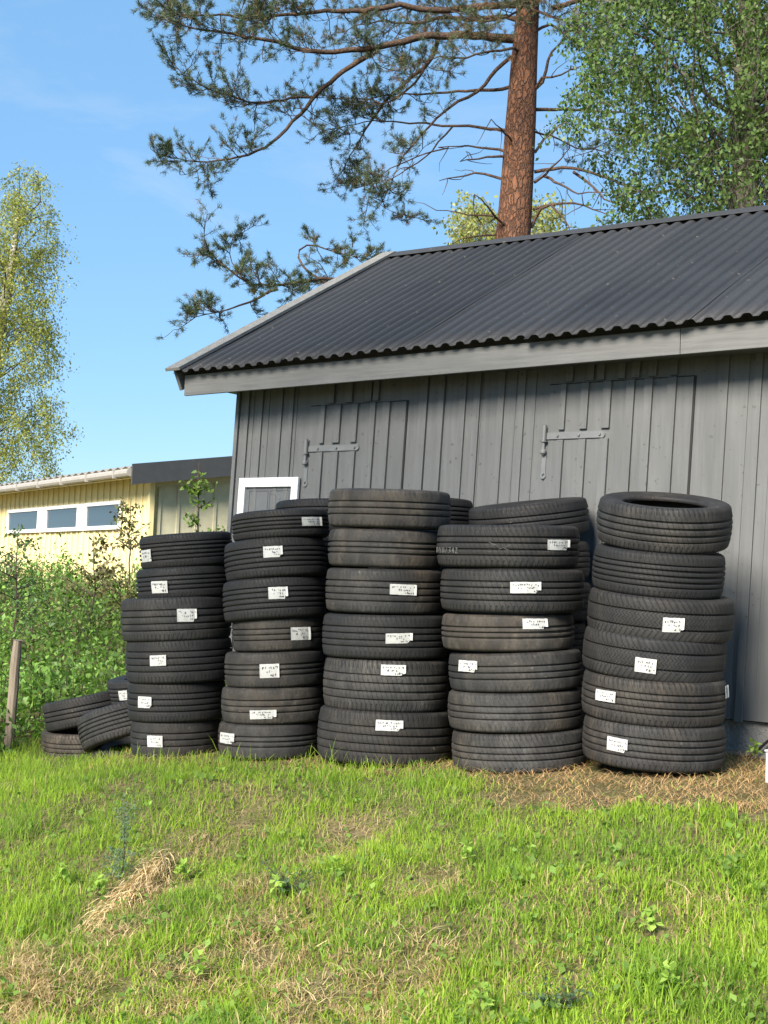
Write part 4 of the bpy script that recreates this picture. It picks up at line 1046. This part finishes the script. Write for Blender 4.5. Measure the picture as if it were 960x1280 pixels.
# a few single weeds standing in the lawn
def weed(label, px, py, kind):
    b = ground(px, py); t = empty('weed_plant', b); inv = Matrix.Translation(-t.location); tag(t, label, 'weed', 'weeds standing in the lawn'); parts = []; mb = MB()
    if kind == 'thistle':
        mb.tube([b, b + [.005, 0, .12], b + [0, 0, .22]], [.004, .003, .002], 5)
        for h in np.linspace(.0, .22, 16):
            n = 5; a = rng.uniform(0, 6.28, n); L = (.11 - .30 * h) if h < .15 else .06
            for ai in a:
                d = np.array([math.cos(ai), math.sin(ai), .35 + 2.5 * (h > .12)]); tt_ = np.linspace(.1, 1, 9)[:, None]
                parts.append(leaf_quads(b + [0, 0, h] + d * L * tt_ * .8 + rng.normal(0, .004, (9, 3)), .015, colmix(9, [(.14, .21, .14), (.18, .25, .16)], .1), .0, .4))
    elif kind == 'rosette':
        for ai in rng.uniform(0, 6.28, 26):
            L = rng.uniform(.05, .12); d = np.array([math.cos(ai), math.sin(ai), rng.uniform(.2, 1.1)]); tt_ = np.linspace(.1, 1, 10)[:, None]
            parts.append(leaf_quads(b + d * L * tt_ + rng.normal(0, .006, (10, 3)), .018, colmix(10, [(.09, .15, .09), (.12, .19, .11)], .1), 0, .5)); mb.tube([b, b + d * L], [.002, .001], 3)
    else:
        mb.tube([b, b + [.004, 0, .06], b + [0, .004, .085]], [.003, .002, .0015], 4)
        for i in range(7):
            ai = i * 1.05 + rng.uniform(-.3, .3); h = .045 + .04 * (i % 3) / 2; d = np.array([math.cos(ai), math.sin(ai), .1])
            tt_ = np.array([.35, .5, .5, .6])[:, None]; parts.append(leaf_quads(b + [0, 0, h] + d * .03 * tt_, np.array([.03, .034, .034, .028]), colmix(4, [(.30, .46, .09), (.36, .5, .11)], .06), -.1, .62, .9))
    mb.build('stem', m_leaf if False else m_twig, t, inv=inv); leaves_obj('leaves', parts, m_grass, t)
weed('tall bluish thistle beside the torn dry tussock', 152, 1104, 'thistle')
weed('dark feathery weed in the middle of the lawn slope', 362, 1118, 'rosette')
weed('feathery grey-green weed near the bottom edge under the rightmost tyres', 690, 1262, 'rosette')
for px, py, lb_ in ((76, 1112, 'pale green five-lobed seedling to the left of the thistle'), (122, 1128, 'small pale seedling just left of the thistle foot'), (246, 1232, 'pale seedling by the dry patch at the bottom of the lawn'), (228, 1108, 'bright seedling right of the torn tussock'),
                    (812, 1172, 'pair of round pale leaves on the lawn below the rightmost stack'), (835, 1250, 'pale seedling at the bottom right of the lawn'), (598, 1272, 'pale seedling at the bottom edge in the centre'), (582, 1086, 'small pale seedling below the fourth stack'), (345, 1132, 'pale seedling just below the feathery weed'), (415, 1108, 'pale leaf sprig between dry grass above the lawn centre')):
    weed(lb_, px, py, 'seedling')

weed('green weed at the foot of the plaster foundation by the white stake', 942, 951, 'seedling')
# torn dry tussock on the slope
a_, b_ = ground(208, 1082), ground(118, 1165); n = 900; t_ = rng.random(n); dv = (b_ - a_) / np.linalg.norm(b_ - a_); sd = np.array([-dv[1], dv[0], 0])
c0 = a_ + (b_ - a_) * t_[:, None] + sd * rng.normal(0, .028, n)[:, None] + np.array([0, 0, 1]) * (rng.uniform(.0, .07, n) * (1 - .5 * t_))[:, None]
d = dv * rng.uniform(.6, 1, n)[:, None] + sd * rng.normal(0, .35, n)[:, None] + np.array([0, 0, -.25]) * rng.random(n)[:, None]; Ls = rng.uniform(.05, .17, n)[:, None]
w_ = np.cross(d, rng.normal(0, 1, (n, 3))); w_ = w_ / np.linalg.norm(w_, axis=1)[:, None] * .0016
p1 = c0 + d * Ls * .5 + [0, 0, .012]; p2 = c0 + d * Ls
V = np.stack([c0 - w_, c0 + w_, p1 - w_, p1 + w_, p2], 1).reshape(-1, 3); I = np.arange(n)[:, None] * 5
F = np.concatenate([I + [0, 1, 3], I + [0, 3, 2], I + [2, 3, 4]], 1).reshape(-1, 3)
o = raw_mesh('dry_tussock', V, F, m_straw, None, np.repeat(colmix(n, [(.62, .47, .25), (.5, .36, .18), (.7, .56, .33)]), 5, axis=0))
tag(o, 'torn tussock of bleached dry grass lying diagonally beside the thistle', 'dry grass')

# ------------------------------------------------------------------ light and sky
w = bpy.data.worlds.new('World'); SC.world = w; w.use_nodes = True; t = w.node_tree
bg = t.nodes['Background']; sky = t.nodes.new('ShaderNodeTexSky'); sky.sky_type = 'NISHITA'; sky.sun_disc = False
sky.sun_elevation = EL; sky.sun_rotation = math.atan2(SUN[0], SUN[1]); sky.air_density = 1.0; sky.dust_density = .15; sky.ozone_density = 3.0
co = t.nodes.new('ShaderNodeTexCoord'); mp = t.nodes.new('ShaderNodeMapping'); mp.inputs['Rotation'].default_value = (.0, .5, .3); mp.inputs['Scale'].default_value = (2.2, 3.0, 7.5)
t.links.new(co.outputs['Generated'], mp.inputs['Vector'])
nz = t.nodes.new('ShaderNodeTexNoise'); nz.inputs['Scale'].default_value = 1.6; nz.inputs['Detail'].default_value = 7; nz.inputs['Roughness'].default_value = .62; nz.inputs['Distortion'].default_value = .6
t.links.new(mp.outputs[0], nz.inputs['Vector'])
rp = t.nodes.new('ShaderNodeValToRGB'); rp.color_ramp.elements[0].position = .55; rp.color_ramp.elements[1].position = .86
rp.color_ramp.elements[0].color = (0, 0, 0, 1); rp.color_ramp.elements[1].color = (.30, .30, .30, 1)
t.links.new(nz.outputs['Fac'], rp.inputs['Fac'])
mx = t.nodes.new('ShaderNodeMix'); mx.data_type = 'RGBA'; mx.inputs[7].default_value = (4.4, 4.6, 4.8, 1)
t.links.new(rp.outputs['Color'], mx.inputs[0]); hs = t.nodes.new('ShaderNodeHueSaturation'); hs.inputs['Saturation'].default_value = 1.05; t.links.new(sky.outputs[0], hs.inputs['Color']); m2 = t.nodes.new('ShaderNodeMix'); m2.data_type = 'RGBA'; m2.inputs[0].default_value = .62; m2.inputs[7].default_value = (1.25, 2.75, 4.6, 1); t.links.new(hs.outputs[0], m2.inputs[6]); t.links.new(m2.outputs[2], mx.inputs[6]); t.links.new(mx.outputs[2], bg.inputs['Color'])
bg.inputs['Strength'].default_value = .075
L = bpy.data.lights.new('sun', 'SUN'); L.energy = 4.2; L.angle = rad(22.0); L.color = (1., .92, .80)
lo = bpy.data.objects.new('sun', L); COL.objects.link(lo); lo.rotation_euler = Vector(SUN.tolist()).to_track_quat('Z', 'Y').to_euler()
SC.view_settings.view_transform = 'Standard'; SC.view_settings.look = 'None'; SC.view_settings.gamma = 1; SC.view_settings.exposure = 1.5
SC.cycles.max_bounces = 8; SC.cycles.transparent_max_bounces = 8
SC.cycles.use_denoising = True
